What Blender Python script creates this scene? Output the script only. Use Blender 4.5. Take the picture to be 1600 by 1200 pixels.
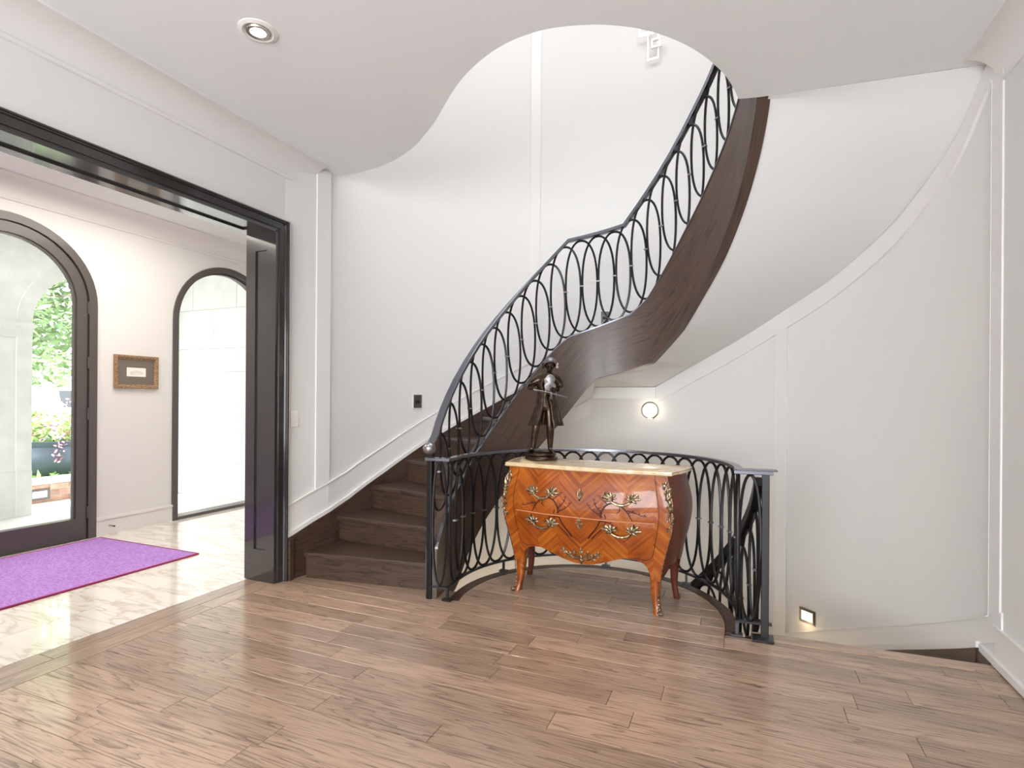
import bpy, math, random
from mathutils import Vector, Matrix, geometry
random.seed(11)
PI = math.pi
R_ = math.radians
for o in list(bpy.data.objects):
    bpy.data.objects.remove(o)
scene = bpy.context.scene
COL = scene.collection

# ------------------------------------------------------------------ camera, world, lights, exposure
cam_d = bpy.data.cameras.new('camera')
cam = bpy.data.objects.new('camera', cam_d)
COL.objects.link(cam)
cam_d.sensor_width = 36.0
cam_d.lens = 850 / 1600 * 36
cam_d.shift_y = 25.5 / 1600
cam_d.clip_start = 0.05
cam_d.clip_end = 200
cam.matrix_world = Matrix.Translation((0, 0, 1.3)) @ Matrix.Rotation(math.atan(355 / 850), 4, 'Z') @ \
    Matrix.Rotation(PI / 2, 4, 'X') @ Matrix.Rotation(R_(0.4), 4, 'Z')
scene.camera = cam

scene.view_settings.view_transform = 'Standard'
scene.view_settings.look = 'None'
scene.view_settings.gamma = 1.0
scene.view_settings.use_curve_mapping = False
scene.view_settings.exposure = 0.1

world = bpy.data.worlds.new('sky')
scene.world = world
world.use_nodes = True
wn = world.node_tree.nodes
wl = world.node_tree.links
wn.clear()
w_out = wn.new('ShaderNodeOutputWorld')
w_bg = wn.new('ShaderNodeBackground')
w_bg.inputs['Color'].default_value = (0.93, 0.97, 1.0, 1)
w_bg.inputs['Strength'].default_value = 8.5
wl.new(w_bg.outputs[0], w_out.inputs[0])


def area_light(name, loc, direction, sx, sy, power, color=(1, 1, 1), portal=False, spread=None):
    d = bpy.data.lights.new(name, 'AREA')
    d.shape = 'RECTANGLE'
    d.size, d.size_y = sx, sy
    d.energy = power
    d.color = color
    if portal:
        d.cycles.is_portal = True
    if spread:
        d.spread = R_(spread)
    o = bpy.data.objects.new(name, d)
    COL.objects.link(o)
    o.location = loc
    o.rotation_euler = Vector(direction).to_track_quat('-Z', 'Y').to_euler()
    return o


sun_d = bpy.data.lights.new('sun', 'SUN')
sun_d.energy = 9.0
sun_d.angle = R_(2)
sun_d.color = (1, 0.96, 0.9)
sun = bpy.data.objects.new('sun', sun_d)
COL.objects.link(sun)
sun.rotation_euler = Vector((0.42, 0.62, -1.0)).to_track_quat('-Z', 'Y').to_euler()

# daylight: roof lantern over the stairwell, tall windows in the rear wall of the hall and of the right wall
area_light('skylight', (-0.88, 3.1, 6.1), (0, 0, -1), 3.0, 2.6, 98, (0.98, 0.99, 1.0))
area_light('rear_window_light', (-1.75, -3.85, 1.55), (0.05, 1, 0.14), 1.5, 2.3, 84, (0.97, 0.985, 1.0))
area_light('rear_window_light', (0.25, -3.85, 1.55), (-0.05, 1, 0.14), 1.5, 2.3, 84, (0.97, 0.985, 1.0))
area_light('foyer_fill_light', (-4.4, 2.2, 3.06), (0, 0, -1), 1.2, 3.2, 82, (1.0, 0.93, 0.84))  # added fill without a fixture, brightens the foyer
area_light('porch_fill_light', (-6.6, 2.9, 3.05), (0, 0, -1), .9, 2.4, 9, (1.0, 0.97, 0.93))  # added fill under the porch ceiling, lifts the shaded stone; no fixture
area_light('door_portal', (-5.68, 2.516, 1.42), (1, 0, 0), 1.3, 2.85, 1, portal=True)
area_light('window_portal', (-5.68, 4.6, 1.42), (1, 0, 0), 1.36, 2.85, 1, portal=True)

# ------------------------------------------------------------------ materials


def new_mat(name):
    m = bpy.data.materials.new(name)
    m.use_nodes = True
    nt = m.node_tree
    return m, nt, nt.nodes, nt.links, nt.nodes['Principled BSDF']


def plain(name, col, rough=0.5, metal=0.0, coat=0.0, spec=None, emit=None, estr=0.0):
    m, nt, N, L, b = new_mat(name)
    b.inputs['Base Color'].default_value = (*col, 1)
    b.inputs['Roughness'].default_value = rough
    b.inputs['Metallic'].default_value = metal
    b.inputs['Coat Weight'].default_value = coat
    b.inputs['Coat Roughness'].default_value = 0.08
    if spec is not None:
        b.inputs['Specular IOR Level'].default_value = spec
    if emit:
        b.inputs['Emission Color'].default_value = (*emit, 1)
        b.inputs['Emission Strength'].default_value = estr
    return m


def node(N, t, **kw):
    n = N.new(t)
    for k, v in kw.items():
        setattr(n, k, v)
    return n


def mathn(N, L, op, a, b=None, c=None):
    n = N.new('ShaderNodeMath')
    n.operation = op
    for i, x in enumerate((a, b, c)):
        if x is None:
            continue
        if isinstance(x, (int, float)):
            n.inputs[i].default_value = x
        else:
            L.new(x, n.inputs[i])
    return n.outputs[0]


def ramp(N, L, fac, stops):
    r = N.new('ShaderNodeValToRGB')
    while len(r.color_ramp.elements) < len(stops):
        r.color_ramp.elements.new(0.5)
    for e, (p, c) in zip(r.color_ramp.elements, stops):
        e.position = p
        e.color = (*c, 1)
    L.new(fac, r.inputs[0])
    return r.outputs[0]


def oak(name, light, dark, rough=0.3, coat=0.35, vary=0.35, use_uv=False, along=1.0, bump=0.03, ringf=13.0, coat_rough=0.16, acr=8.5, turn=False):
    """oak: contour lines of a stretched noise give cathedral grain; pores are fine stretched noise"""
    m, nt, N, L, b = new_mat(name)
    tc = N.new('ShaderNodeTexCoord')
    oi = N.new('ShaderNodeObjectInfo')
    off = N.new('ShaderNodeCombineXYZ')
    L.new(mathn(N, L, 'MULTIPLY', oi.outputs['Random'], 37.0), off.inputs[0])
    L.new(mathn(N, L, 'MULTIPLY', oi.outputs['Random'], 91.0), off.inputs[1])
    L.new(mathn(N, L, 'MULTIPLY', oi.outputs['Random'], 13.0), off.inputs[2])
    add = node(N, 'ShaderNodeVectorMath', operation='ADD')
    if turn:
        tn = N.new('ShaderNodeMapping')
        tn.inputs['Rotation'].default_value = (0, 0, PI / 2)
        L.new(tc.outputs['Object'], tn.inputs[0])
        L.new(tn.outputs[0], add.inputs[0])
    else:
        L.new(tc.outputs['UV' if use_uv else 'Object'], add.inputs[0])
    L.new(off.outputs[0], add.inputs[1])
    m1 = N.new('ShaderNodeMapping')
    m1.inputs['Scale'].default_value = (0.9 * along, acr, acr)
    L.new(add.outputs[0], m1.inputs[0])
    n1 = N.new('ShaderNodeTexNoise')
    n1.inputs['Scale'].default_value = 1.0
    n1.inputs['Detail'].default_value = 3.0
    n1.inputs['Roughness'].default_value = 0.45
    n1.inputs['Distortion'].default_value = 0.25
    L.new(m1.outputs[0], n1.inputs[0])
    rings = mathn(N, L, 'FRACT', mathn(N, L, 'MULTIPLY', n1.outputs[0], ringf))
    rings = mathn(N, L, 'POWER', rings, 3.0)
    m2 = N.new('ShaderNodeMapping')
    m2.inputs['Scale'].default_value = (5.0 * along, 130.0, 130.0)
    L.new(add.outputs[0], m2.inputs[0])
    n2 = N.new('ShaderNodeTexNoise')
    n2.inputs['Scale'].default_value = 1.0
    n2.inputs['Detail'].default_value = 2.0
    L.new(m2.outputs[0], n2.inputs[0])
    pores = mathn(N, L, 'SUBTRACT', n2.outputs[0], 0.5)
    g = mathn(N, L, 'ADD', mathn(N, L, 'MULTIPLY', rings, 0.68), mathn(N, L, 'MULTIPLY', pores, 1.7))
    m3 = N.new('ShaderNodeMapping')
    m3.inputs['Scale'].default_value = (1.3 * along, 3.0, 3.0)
    L.new(add.outputs[0], m3.inputs[0])
    n3 = N.new('ShaderNodeTexNoise')
    n3.inputs['Scale'].default_value = 1.0
    L.new(m3.outputs[0], n3.inputs[0])
    g = mathn(N, L, 'ADD', g, mathn(N, L, 'MULTIPLY', mathn(N, L, 'SUBTRACT', n3.outputs[0], 0.5), 0.5))
    cl = N.new('ShaderNodeClamp')
    L.new(g, cl.inputs[0])
    col = ramp(N, L, cl.outputs[0], [(0.0, light), (1.0, dark)])
    hv = N.new('ShaderNodeHueSaturation')
    L.new(col, hv.inputs['Color'])
    L.new(mathn(N, L, 'MULTIPLY_ADD', oi.outputs['Random'], vary, 1.0 - vary / 2), hv.inputs['Value'])
    L.new(hv.outputs[0], b.inputs['Base Color'])
    b.inputs['Roughness'].default_value = rough
    b.inputs['Coat Weight'].default_value = coat
    b.inputs['Coat Roughness'].default_value = coat_rough
    if bump:
        bp = N.new('ShaderNodeBump')
        bp.inputs['Strength'].default_value = bump
        bp.inputs['Distance'].default_value = 0.01
        L.new(mathn(N, L, 'MULTIPLY', cl.outputs[0], -1.0), bp.inputs['Height'])
        L.new(bp.outputs[0], b.inputs['Normal'])
    return m


def noisy(name, c1, c2, scale=5.0, rough=0.5, metal=0.0, coat=0.0, detail=4.0, bump=0.0, stretch=(1, 1, 1), per_object=0.0, coords='Object', distortion=0.0, p=(0.35, 0.65)):
    m, nt, N, L, b = new_mat(name)
    tc = N.new('ShaderNodeTexCoord')
    mp = N.new('ShaderNodeMapping')
    mp.inputs['Scale'].default_value = stretch
    L.new(tc.outputs[coords], mp.inputs[0])
    vec = mp.outputs[0]
    oi = N.new('ShaderNodeObjectInfo')
    if per_object:
        a = node(N, 'ShaderNodeVectorMath', operation='ADD')
        cx = N.new('ShaderNodeCombineXYZ')
        L.new(mathn(N, L, 'MULTIPLY', oi.outputs['Random'], 50.0), cx.inputs[0])
        L.new(mathn(N, L, 'MULTIPLY', oi.outputs['Random'], 31.0), cx.inputs[1])
        L.new(vec, a.inputs[0])
        L.new(cx.outputs[0], a.inputs[1])
        vec = a.outputs[0]
    n = N.new('ShaderNodeTexNoise')
    n.inputs['Scale'].default_value = scale
    n.inputs['Detail'].default_value = detail
    n.inputs['Distortion'].default_value = distortion
    L.new(vec, n.inputs[0])
    col = ramp(N, L, n.outputs[0], [(p[0], c1), (p[1], c2)])
    if per_object:
        hv = N.new('ShaderNodeHueSaturation')
        L.new(col, hv.inputs['Color'])
        L.new(mathn(N, L, 'MULTIPLY_ADD', oi.outputs['Random'], per_object, 1.0 - per_object / 2), hv.inputs['Value'])
        col = hv.outputs[0]
    L.new(col, b.inputs['Base Color'])
    b.inputs['Roughness'].default_value = rough
    b.inputs['Metallic'].default_value = metal
    b.inputs['Coat Weight'].default_value = coat
    b.inputs['Coat Roughness'].default_value = 0.06
    if bump:
        bp = N.new('ShaderNodeBump')
        bp.inputs['Strength'].default_value = bump
        bp.inputs['Distance'].default_value = 0.01
        L.new(n.outputs[0], bp.inputs['Height'])
        L.new(bp.outputs[0], b.inputs['Normal'])
    return m


def glass_mat(name):
    m, nt, N, L, b = new_mat(name)
    N.remove(b)
    out = N['Material Output']
    tr = N.new('ShaderNodeBsdfTransparent')
    tr.inputs[0].default_value = (0.97, 0.985, 0.98, 1)
    gl = N.new('ShaderNodeBsdfGlossy')
    gl.inputs['Roughness'].default_value = 0.02
    fr = N.new('ShaderNodeFresnel')
    fr.inputs[0].default_value = 1.35
    mx = N.new('ShaderNodeMixShader')
    L.new(fr.outputs[0], mx.inputs[0])
    L.new(tr.outputs[0], mx.inputs[1])
    L.new(gl.outputs[0], mx.inputs[2])
    L.new(mx.outputs[0], out.inputs[0])
    return m


def veneer_mat(name):
    """tulipwood parquetry: oblique strips mirrored about the centre line, one tint per strip, grain along each strip"""
    m, nt, N, L, b = new_mat(name)
    tc = N.new('ShaderNodeTexCoord')
    sx = N.new('ShaderNodeSeparateXYZ')
    L.new(tc.outputs['Object'], sx.inputs[0])
    ax = mathn(N, L, 'ABSOLUTE', sx.outputs[0])
    band = mathn(N, L, 'FLOOR', mathn(N, L, 'MULTIPLY', ax, 1 / 0.15))
    par = mathn(N, L, 'MULTIPLY', mathn(N, L, 'MODULO', band, 2.0), 1.0)
    sgn = mathn(N, L, 'MULTIPLY_ADD', par, 2.0, -1.0)
    fold = mathn(N, L, 'ABSOLUTE', mathn(N, L, 'SUBTRACT', mathn(N, L, 'MODULO', ax, 0.3), 0.15))
    p = mathn(N, L, 'ADD', mathn(N, L, 'MULTIPLY', fold, 0.9), sx.outputs[2])
    q = mathn(N, L, 'SUBTRACT', mathn(N, L, 'MULTIPLY', fold, 0.9), sx.outputs[2])
    k = mathn(N, L, 'FLOOR', mathn(N, L, 'MULTIPLY', p, 52.0))
    cb = N.new('ShaderNodeCombineXYZ')
    L.new(k, cb.inputs[0])
    L.new(band, cb.inputs[1])
    wn_ = node(N, 'ShaderNodeTexWhiteNoise', noise_dimensions='2D')
    L.new(cb.outputs[0], wn_.inputs[0])
    gc = N.new('ShaderNodeCombineXYZ')
    L.new(mathn(N, L, 'MULTIPLY', q, 6.0), gc.inputs[0])
    L.new(mathn(N, L, 'MULTIPLY', p, 150.0), gc.inputs[1])
    L.new(mathn(N, L, 'MULTIPLY', band, 7.0), gc.inputs[2])
    n = N.new('ShaderNodeTexNoise')
    n.inputs['Scale'].default_value = 1.0
    n.inputs['Detail'].default_value = 2.0
    L.new(gc.outputs[0], n.inputs[0])
    big = N.new('ShaderNodeTexNoise')
    big.inputs['Scale'].default_value = 5.0
    L.new(tc.outputs['Object'], big.inputs[0])
    v = mathn(N, L, 'ADD', mathn(N, L, 'MULTIPLY', wn_.outputs[0], 0.38), mathn(N, L, 'MULTIPLY', n.outputs[0], 0.5))
    v = mathn(N, L, 'ADD', v, mathn(N, L, 'MULTIPLY', mathn(N, L, 'SUBTRACT', big.outputs[0], 0.5), 0.7))
    col = ramp(N, L, v, [(0.05, (0.46, 0.140, 0.012)), (0.45, (0.28, 0.060, 0.005)), (0.9, (0.11, 0.018, 0.002))])
    L.new(col, b.inputs['Base Color'])
    b.inputs['Roughness'].default_value = 0.28
    b.inputs['Coat Weight'].default_value = 0.45
    b.inputs['Specular IOR Level'].default_value = 0.2
    b.inputs['Coat Roughness'].default_value = 0.04
    return m


def marble_tile_mat(name):
    m, nt, N, L, b = new_mat(name)
    tc = N.new('ShaderNodeTexCoord')
    oi = N.new('ShaderNodeObjectInfo')
    cx = N.new('ShaderNodeCombineXYZ')
    L.new(mathn(N, L, 'MULTIPLY', oi.outputs['Random'], 60.0), cx.inputs[0])
    L.new(mathn(N, L, 'MULTIPLY', oi.outputs['Random'], 23.0), cx.inputs[1])
    a = node(N, 'ShaderNodeVectorMath', operation='ADD')
    L.new(tc.outputs['Object'], a.inputs[0])
    L.new(cx.outputs[0], a.inputs[1])
    mp = N.new('ShaderNodeMapping')
    mp.inputs['Rotation'].default_value = (0, 0, 0.5)
    mp.inputs['Scale'].default_value = (1.0, 5.0, 1.0)
    L.new(a.outputs[0], mp.inputs[0])
    n = N.new('ShaderNodeTexNoise')
    n.inputs['Scale'].default_value = 1.6
    n.inputs['Detail'].default_value = 6.0
    n.inputs['Distortion'].default_value = 0.6
    L.new(mp.outputs[0], n.inputs[0])
    v = mathn(N, L, 'ABSOLUTE', mathn(N, L, 'SUBTRACT', n.outputs[0], 0.5))
    col = ramp(N, L, v, [(0.0, (0.60, 0.53, 0.45)), (0.035, (0.76, 0.71, 0.65)), (0.12, (0.80, 0.77, 0.73))])
    L.new(col, b.inputs['Base Color'])
    b.inputs['Roughness'].default_value = 0.05
    b.inputs['Specular IOR Level'].default_value = 0.8
    return m


M = {}
M['wall'] = plain('wall_paint', (0.72, 0.705, 0.692), 0.6)
M['ceiling'] = plain('ceiling_paint', (0.85, 0.86, 0.865), 0.8)
M['trim'] = plain('trim_paint', (0.75, 0.73, 0.715), 0.35)
M['dark'] = plain('dark_lacquer', (0.026, 0.023, 0.023), 0.2, coat=0.9)
M['frame'] = plain('bronze_door_paint', (0.078, 0.066, 0.063), 0.36, coat=0.3)
M['oak'] = oak('oak_floor', (0.40, 0.272, 0.192), (0.085, 0.048, 0.030), rough=0.30, coat=0.55, vary=0.45, coat_rough=0.1, acr=13.0, ringf=12.0)
M['oak_turned'] = oak('oak_border', (0.36, 0.245, 0.172), (0.12, 0.070, 0.044), rough=0.30, coat=0.55, vary=0.3, coat_rough=0.1, acr=13.0, ringf=12.0, turn=True)
M['stair'] = oak('dark_oak', (0.072, 0.040, 0.026), (0.007, 0.004, 0.003), rough=0.40, coat=0.1, vary=0.25, ringf=14.0)
M['stringer'] = oak('dark_oak_stringer', (0.075, 0.042, 0.029), (0.016, 0.009, 0.0065), rough=0.40, coat=0.15, vary=0.1, use_uv=True, ringf=8.0, acr=11.0)
M['iron'] = plain('wrought_iron', (0.013, 0.012, 0.013), 0.33, metal=0.4)
M['iron_flat'] = plain('iron_flat_bar', (0.06, 0.06, 0.07), 0.28, metal=0.75)
M['railtop'] = plain('rail_highlight_tint', (0.20, 0.205, 0.24), 0.24, metal=0.85)  # iron rails and stringer lip; their bluish highlights are put into the colour
M['collar'] = plain('collar_metal', (0.30, 0.29, 0.30), 0.3, metal=0.9)
M['plaster'] = plain('soffit_plaster', (0.73, 0.72, 0.715), 0.7)
M['gap'] = plain('joint_dark', (0.03, 0.02, 0.015), 0.8)
M['tile'] = marble_tile_mat('polished_marble_tile')
M['grout'] = plain('grout', (0.42, 0.38, 0.34), 0.8)
M['veneer'] = veneer_mat('tulipwood_veneer')
M['sideveneer'] = oak('dark_rosewood', (0.14, 0.026, 0.009), (0.04, 0.008, 0.004), rough=0.45, coat=0.18, vary=0.0, ringf=7.0, bump=0.0)
M['inlay'] = plain('dark_inlay', (0.05, 0.009, 0.004), 0.45, spec=.2)
M['stringing'] = plain('light_stringing', (0.62, 0.28, 0.15), 0.35)
M['gilt'] = noisy('antique_brass', (0.07, 0.048, 0.026), (0.42, 0.33, 0.21), 60.0, 0.36, metal=0.9)
M['marble'] = noisy('cream_marble', (0.64, 0.43, 0.22), (0.78, 0.63, 0.44), 9.0, 0.16, coat=0.4, distortion=1.2, stretch=(1, 3, 1), detail=8)
M['bronze'] = noisy('statue_bronze', (0.014, 0.009, 0.0065), (0.085, 0.053, 0.033), 30.0, 0.27, metal=0.7, p=(0.3, 0.75))
M['bronze_light'] = noisy('pale_bronze', (0.11, 0.10, 0.10), (0.27, 0.26, 0.27), 26.0, 0.36, metal=0.85, p=(0.3, 0.7))  # paler bronze for wig, violin and bow; violin's lit shine put into the colour
M['rug'] = noisy('violet_rug', (0.33, 0.15, 0.50), (0.50, 0.29, 0.68), 46.0, 0.95, bump=0.5, detail=6, stretch=(1, 2.2, 1))
M['rugedge'] = plain('rug_binding', (0.30, 0.03, 0.10), 0.9)
M['gold'] = noisy('gilt_frame', (0.17, 0.10, 0.055), (0.50, 0.33, 0.19), 90.0, 0.42, metal=0.35, bump=0.4)
M['mat_board'] = plain('grey_mount_board', (0.16, 0.135, 0.11), 0.85)
M['paper'] = plain('print_paper', (0.83, 0.80, 0.74), 0.8)
M['ink'] = plain('print_ink', (0.20, 0.19, 0.18), 0.8)
M['glass'] = glass_mat('clear_glass')
M['white_plastic'] = plain('white_plastic', (0.80, 0.78, 0.75), 0.35)
M['steel'] = plain('brushed_plate', (0.13, 0.12, 0.115), 0.35, metal=0.5)
M['black'] = plain('black_recess', (0.008, 0.008, 0.008), 0.6)
M['nickel'] = plain('nickel', (0.55, 0.53, 0.50), 0.25, metal=0.9)
M['lamp'] = plain('lamp_globe', (1, 1, 1), 0.4, emit=(1.0, 0.86, 0.66), estr=4.5)
M['spot'] = plain('downlight_bulb', (1, 1, 1), 0.4, emit=(1.0, 0.80, 0.52), estr=22.0)
M['steplamp'] = plain('step_lens', (1, 1, 1), 0.4, emit=(1.0, 0.74, 0.38), estr=2.6)
M['white_metal'] = plain('white_enamel', (0.85, 0.83, 0.80), 0.3)
M['ledstrip'] = plain('frame_light_tube', (0.9, 0.88, 0.85), 0.4, emit=(1.0, 0.95, 0.88), estr=0.5)
M['limestone'] = noisy('limestone', (0.72, 0.71, 0.69), (0.80, 0.79, 0.77), 6.0, 0.8, per_object=0.08, bump=0.05)
M['mortar'] = plain('pale_mortar', (0.56, 0.545, 0.52), 0.9)
M['paving'] = plain('pale_paving', (0.68, 0.66, 0.62), 0.8)
M['brick'] = noisy('red_brick', (0.42, 0.22, 0.16), (0.55, 0.36, 0.28), 12.0, 0.9, per_object=0.5, bump=0.1)
M['leaf'] = noisy('tree_leaf', (0.09, 0.17, 0.06), (0.30, 0.38, 0.20), 1.3, 0.55, p=(0.3, 0.7))
M['leaf2'] = noisy('shrub_leaf', (0.12, 0.30, 0.06), (0.40, 0.58, 0.16), 6.0, 0.6)
M['bark'] = noisy('bark', (0.10, 0.075, 0.055), (0.22, 0.17, 0.13), 12.0, 0.9, stretch=(1, 1, .2))
M['flower'] = noisy('pink_petal', (0.72, 0.16, 0.26), (0.85, 0.55, 0.58), 9.0, 0.7)
M['pot'] = plain('slate_planter', (0.055, 0.075, 0.11), 0.6)
M['lawn'] = noisy('lawn', (0.16, 0.24, 0.09), (0.28, 0.36, 0.17), 3.0, 0.9)
M['asphalt'] = plain('driveway', (0.42, 0.41, 0.40), 0.9)
M['carpaint'] = plain('white_car_paint', (0.80, 0.80, 0.80), 0.25, coat=0.8)
M['carglass'] = plain('car_window', (0.02, 0.025, 0.03), 0.1)
M['tyre'] = plain('tyre', (0.02, 0.02, 0.02), 0.8)
M['redlens'] = plain('tail_light', (0.5, 0.03, 0.04), 0.3)

# ------------------------------------------------------------------ mesh helpers


class MB:
    def __init__(s):
        s.v, s.f, s.uv = [], [], None

    def add(s, vs, fs):
        o = len(s.v)
        s.v += [tuple(p) for p in vs]
        s.f += [tuple(i + o for i in f) for f in fs]
        return o

    def box(s, x0, x1, y0, y1, z0, z1):
        s.add([(x0, y0, z0), (x1, y0, z0), (x1, y1, z0), (x0, y1, z0), (x0, y0, z1), (x1, y0, z1), (x1, y1, z1), (x0, y1, z1)],
              [(3, 2, 1, 0), (4, 5, 6, 7), (0, 1, 5, 4), (1, 2, 6, 5), (2, 3, 7, 6), (3, 0, 4, 7)])
        return s

    def obox(s, c, ax, ay, az):
        c, ax, ay, az = map(Vector, (c, ax, ay, az))
        vs = [c + a * ax + b * ay + d * az for d in (-1, 1) for a, b in ((-1, -1), (1, -1), (1, 1), (-1, 1))]
        s.add(vs, [(3, 2, 1, 0), (4, 5, 6, 7), (0, 1, 5, 4), (1, 2, 6, 5), (2, 3, 7, 6), (3, 0, 4, 7)])
        return s

    def grid(s, rows, cu=False, cv=False):
        n, m = len(rows), len(rows[0])
        o = len(s.v)
        for r in rows:
            s.v += [tuple(p) for p in r]
        for i in range(n if cv else n - 1):
            for j in range(m if cu else m - 1):
                a, b = i, (i + 1) % n
                c, d = j, (j + 1) % m
                s.f.append((o + a * m + c, o + a * m + d, o + b * m + d, o + b * m + c))
        return o

    def cap(s, idx):
        s.f.append(tuple(idx))

    def tube(s, path, r, n=8, closed=False, caps=True):
        path = [Vector(p) for p in path]
        k = len(path)
        rr = r if isinstance(r, (list, tuple)) else [r] * k
        rows = []
        ref = None
        for i, p in enumerate(path):
            if closed:
                t = (path[(i + 1) % k] - path[i - 1]).normalized()
            else:
                t = (path[min(i + 1, k - 1)] - path[max(i - 1, 0)]).normalized()
            if ref is None:
                ref = Vector((0, 0, 1)) if abs(t.z) < 0.9 else Vector((1, 0, 0))
            a = (ref - t * ref.dot(t))
            if a.length < 1e-4:
                a = t.orthogonal()
            a.normalize()
            ref = a
            b = t.cross(a)
            rows.append([p + (a * math.cos(2 * PI * q / n) + b * math.sin(2 * PI * q / n)) * rr[i] for q in range(n)])
        o = s.grid(rows, cu=True, cv=closed)
        if not closed and caps:
            s.cap([o + q for q in range(n)][::-1])
            s.cap([o + (k - 1) * n + q for q in range(n)])
        return s

    def sweep(s, path, prof, closed=False, caps=True):
        """prof (side, up) swept along path, up stays vertical-ish"""
        path = [Vector(p) for p in path]
        k = len(path)
        rows = []
        for i, p in enumerate(path):
            t0 = (path[i] - path[i - 1]).normalized() if (i > 0 or closed) else None
            t1 = (path[(i + 1) % k] - path[i]).normalized() if (i < k - 1 or closed) else None
            t = t0 if t1 is None else (t1 if t0 is None else (t0 + t1).normalized())
            side = t.cross(Vector((0, 0, 1))).normalized()
            sc = 1.0
            if t0 is not None and t1 is not None:
                h0 = Vector((t0.x, t0.y, 0)).normalized()
                h = Vector((t.x, t.y, 0)).normalized()
                sc = 1 / max(0.5, h0.dot(h))
            up = side.cross(t).normalized()
            rows.append([p + side * a * sc + up * b for a, b in prof])
        o = s.grid(rows, cu=True, cv=closed)
        n = len(prof)
        if not closed and caps:
            s.cap([o + q for q in range(n)][::-1])
            s.cap([o + (k - 1) * n + q for q in range(n)])
        return s

    def lathe(s, prof, n=24, c=(0, 0, 0), axis='Z', caps=True):
        rows = []
        for r, z in prof:
            row = []
            for q in range(n):
                a = 2 * PI * q / n
                if axis == 'Z':
                    row.append((c[0] + r * math.cos(a), c[1] + r * math.sin(a), c[2] + z))
                elif axis == 'Y':
                    row.append((c[0] + r * math.cos(a), c[1] + z, c[2] + r * math.sin(a)))
                else:
                    row.append((c[0] + z, c[1] + r * math.cos(a), c[2] + r * math.sin(a)))
            rows.append(row)
        o = s.grid(rows, cu=True)
        if caps:
            s.cap([o + q for q in range(n)][::-1])
            s.cap([o + (len(prof) - 1) * n + q for q in range(n)])
        return s

    def prism(s, poly, z0, z1):
        n = len(poly)
        o = len(s.v)
        s.v += [(p[0], p[1], z0) for p in poly] + [(p[0], p[1], z1) for p in poly]
        s.f.append(tuple(range(o + n - 1, o - 1, -1)))
        s.f.append(tuple(range(o + n, o + 2 * n)))
        for i in range(n):
            j = (i + 1) % n
            s.f.append((o + i, o + j, o + n + j, o + n + i))
        return s

    def ball(s, c, r, nu=10, nv=7, mat=None):
        """r scalar or triple; mat optional 3x3 orientation"""
        if not isinstance(r, (tuple, list)):
            r = (r, r, r)
        rows = []
        for i in range(nv + 1):
            f = PI * i / nv
            f = min(max(f, 0.02), PI - 0.02)
            row = []
            for j in range(nu):
                a = 2 * PI * j / nu
                p = Vector((r[0] * math.sin(f) * math.cos(a), r[1] * math.sin(f) * math.sin(a), -r[2] * math.cos(f)))
                if mat is not None:
                    p = mat @ p
                row.append(p + Vector(c))
            rows.append(row)
        s.grid(rows, cu=True)
        return s


def link(name, mesh, mat, parent=None):
    o = bpy.data.objects.new(name, mesh)
    COL.objects.link(o)
    if mat is not None and not mesh.materials:
        mesh.materials.append(mat)
    if parent is not None:
        o.parent = parent
    return o


def obj(name, mb, mat, parent=None, smooth=False, angle=40, bevel=0.0):
    me = bpy.data.meshes.new(name)
    me.from_pydata(mb.v, [], mb.f)
    if mb.uv:
        ul = me.uv_layers.new(name='UVMap')
        for lp in me.loops:
            ul.data[lp.index].uv = mb.uv[lp.vertex_index]
    me.update()
    if smooth:
        me.shade_smooth()
        me.set_sharp_from_angle(angle=R_(angle))
    o = link(name, me, mat, parent)
    if bevel:
        b = o.modifiers.new('bevel', 'BEVEL')
        b.width = bevel
        b.segments = 2
        b.limit_method = 'ANGLE'
    return o


def copy_obj(o, parent=None, loc=None):
    c = o.copy()
    COL.objects.link(c)
    c.parent = parent
    if loc is not None:
        c.location = loc
    return c


def tag(o, label=None, cat=None, group=None, kind=None):
    if label:
        o['label'] = label
    if cat:
        o['category'] = cat
    if group:
        o['group'] = group
    if kind:
        o['kind'] = kind
    return o


def thing(name, label, cat, loc=(0, 0, 0), rz=0.0, group=None):
    o = bpy.data.objects.new(name, None)
    COL.objects.link(o)
    o.empty_display_size = 0.1
    o.location = loc
    o.rotation_euler = (0, 0, rz)
    return tag(o, label, cat, group)


def struct(name, mb, mat, parent=None, **kw):
    o = obj(name, mb, mat, parent, **kw)
    if parent is None:
        o['kind'] = 'structure'
    return o


def struct_empty(name, loc=(0, 0, 0)):
    o = bpy.data.objects.new(name, None)
    COL.objects.link(o)
    o.location = loc
    o['kind'] = 'structure'
    return o


def interp(tab, x):
    tab = sorted(tab)
    if x <= tab[0][0]:
        (x0, y0), (x1, y1) = tab[0], tab[1]
    elif x >= tab[-1][0]:
        (x0, y0), (x1, y1) = tab[-2], tab[-1]
    else:
        for (x0, y0), (x1, y1) in zip(tab, tab[1:]):
            if x0 <= x <= x1:
                break
    return y0 + (y1 - y0) * (x - x0) / (x1 - x0)


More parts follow.
